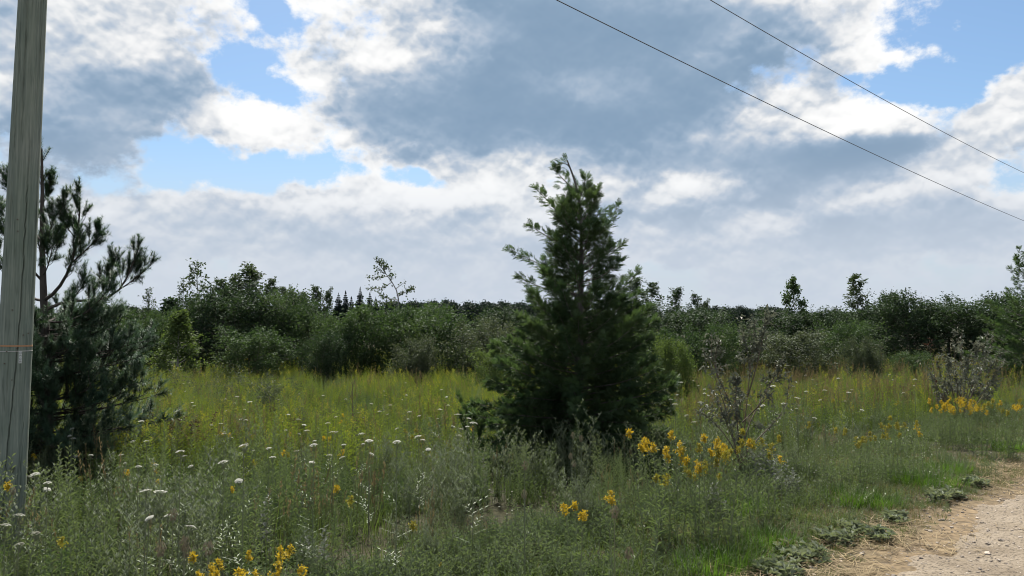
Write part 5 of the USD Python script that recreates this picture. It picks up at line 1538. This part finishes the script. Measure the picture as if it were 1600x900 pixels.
    # rusty shrub and dead stalks in the meadow
    for nm, lab, px, py, top, n, w, mat, L, W, seed in (
            ('rusty_shrub', 'low dark shrub with rusty brown leaves in the meadow right of the pine', 285, 636, 1.0, 12, .45, 'rust', .085, .04, 701),
            ('brown_dock', 'brown withered dock with a dark ragged head in the left meadow', 458, 632, .95, 4, .12, 'rust', .06, .03, 702)):
        rng = np.random.default_rng(seed); y = depth_for(px, py, top); foot = spot(px, py, y); gs, gl = Geo(), Geo()
        for k in range(n):
            a = rng.uniform(0, 6.28); r = w * math.sqrt(rng.random())
            stalk(gs, gl, rng, np.array([math.cos(a) * r, math.sin(a) * r, -.03]), top * rng.uniform(.7, 1.0), 30, L, W, lean=.3, up=.4, droop=.4, start=.45, shrink=.2, r=.005)
        t = thing(nm, lab, 'shrub' if nm == 'rusty_shrub' else 'weed', foot)
        part(t, 'stem', gs, M['dry_stem']); part(t, 'leaves', gl, M[mat])
    y = depth_for(551, 598, 1.35); foot = spot(551, 600, y); rng = np.random.default_rng(703); gs = Geo()
    P = lambda px, py: at(px, py, y) - foot
    gs.tube(polyline([o, P(551, 640), P(550, 598)], 6), np.linspace(.010, .004, 6), 5)
    for k in range(26):
        u = rng.uniform(.35, 1); b = P(551, 598) * [1, 1, u]; a = rng.uniform(0, 6.28)
        d = unit([math.cos(a), math.sin(a), 1.6]); ln = rng.uniform(.08, .22)
        gs.tube([b, b + d * ln], [.004, .0025], 3)
    t = thing('dead_stalk', 'dark dead branching stalk standing above the far meadow left of the cedar', 'weed', foot)
    part(t, 'stem', gs, M['dry_stem'])
    # brushy grey patches in the left meadow
    for px, py, lab, w in ((345, 592, 'dull grey brush mound in the left meadow, left of the brown dock', 1.3), (428, 600, 'small dark brush tuft in the left meadow just above the brown dock', .55)):
        y = depth_for(px, py, .95); foot = spot(px, py, y); rng = np.random.default_rng(int(px)); gw, gl = broadleaf(rng, .98, w, stems=7, t0=.1, nprim=40, leaf=.045, per=22, clump=.14, sec=4, trunk_r=.02, spread=.7, prof=([0, .5, 1], [.8, .8, .5]))
        t = thing('brush_mound', lab, 'shrub', foot); part(t, 'stems', gw, M['bark']); part(t, 'leaves', gl, M['greybush'])
    # the cedar's low neighbour at its left foot
    y = 11.6; foot = spot(738, 700, y); rng = np.random.default_rng(31); gw, gs2 = Geo(), Geo()
    P = lambda px, py, dy=0.0: at(px, py, y + dy) - foot
    for pts in ([o, P(735, 660), P(714, 618)], [o, P(745, 660), P(735, 635)], [o, P(752, 670), P(755, 640, .2)], [o, P(730, 680), P(722, 650, -.2)]):
        c = polyline(pts, 8); gw.tube(c, np.linspace(.014, .004, 8), 4)
        n = 60; t_ = .25 + .75 * rng.random(n); i = t_ * 7; a = np.minimum(i.astype(int), 6); p = c[a] + (c[a + 1] - c[a]) * (i - a)[:, None]
        put_sprays(gs2, rng, p, unit(c[-1] - c[0]) + sphere_dirs(rng, n) * .6, rng.uniform(.1, .17, n))
    t = thing('cedar_sapling', 'small dark cedar sapling leaning left at the left skirt of the lone cedar', 'tree', foot)
    part(t, 'trunk', gw, M['bark']); part(t, 'crown', gs2, M['cedar'])

    # lush grass tufts on the verge, each by itself
    for k, (px, py, w, lab) in enumerate([(1330, 768, .30, 'lush green grass tuft on the verge with a white flower in it'), (1375, 775, .20, 'small lush grass tuft right of the one with the white flower'), (1455, 740, .34, 'bright green grass tuft nearest the road on the right verge'), (1425, 742, .22, 'small green grass tuft beside the brightest one on the right verge'), (1155, 855, .26, 'long green grass tuft at the bottom of the verge'), (1205, 835, .22, 'green grass tuft right of the long one at the bottom of the verge'), (1110, 868, .24, 'green grass tuft left of the long one at the bottom of the verge'), (1160, 780, .22, 'pale green grass tuft below the bare grey shrub'), (1480, 722, .25, 'tall green grass tuft at the right verge by the fading goldenrod'), (1585, 690, .3, 'green grass tuft at the right edge of the verge')]):
        rng = np.random.default_rng(800 + k); y = depth_for(px, py, .12); f = spot(px, py, y)
        g = grass_tuft(Geo(), rng, int(420 * w / .3), .21, w, .006, .7)
        p = part(None, 'grass_tuft', (g.done()[0] + f, g.done()[1]), M['lush'])
        tag(p, lab, 'grass tuft')
    # grey green rosettes of the road edge
    def rosette(px, py, w, lab, seed, n=26):
        rng = np.random.default_rng(seed); r = ray(px, py); y = (EYE + .02) / -r[2]; f = np.array([r[0] * y, y, 0]); f[2] = max(float(ground(f[0], f[1])), float(road_height(f[0], f[1])))
        gl = Geo()
        a = rng.uniform(0, 6.28, n); rad = w * np.sqrt(rng.random(n))
        c = np.stack([np.cos(a) * rad, np.sin(a) * rad, rng.uniform(.0, .07, n)], 1)
        for m in range(5):
            az = rng.uniform(0, 6.28, n)
            gl.leaves(c, np.stack([np.cos(az), np.sin(az), rng.uniform(.3, 1.5, n)], 1), sphere_dirs(rng, n) * .5 + [0, 0, 1], rng.uniform(.05, .10, n), rng.uniform(.018, .034, n), fold=.25, droop=.3)
        t = thing('roadside_rosette', lab, 'weed', f)
        part(t, 'leaves', gl, M['rosette'])
    for k, (px, py, w, lab) in enumerate([(1250, 868, .26, 'large patch of grey green low leaves at the bottom right of the verge'), (1310, 845, .22, 'grey green low leaves between the straw and the bottom patch'), (1215, 890, .22, 'grey green low leaves at the very bottom of the verge'), (1375, 842, .13, 'dark lump of low leaves alone on the straw at the road edge'), (1465, 782, .16, 'grey rosette at the road edge, fourth along from the bottom'), (1490, 778, .12, 'small grey rosette touching the road beside a larger one'), (1525, 757, .16, 'farthest grey rosette along the road edge'), (1400, 815, .14, 'grey leaves around a white sprig near the road edge'), (1330, 830, .16, 'pale leaves mid verge above the straw')]):
        rosette(px, py, w * .7, lab, 900 + k, int(48 * w / .22))


M['silver_shrub'] = leaf_mat('silver_shrub_leaves', (.115, .128, .096), (.225, .245, .195), trans=0.25, scale=5.0, rough=0.5, tint=(1, 1, .85))
M['silver_dull'] = leaf_mat('dull_silver_leaves', (.13, .15, .125), (.25, .27, .235), trans=0.25, scale=5.0, rough=0.45, tint=(1, 1, .8))
shrubs()
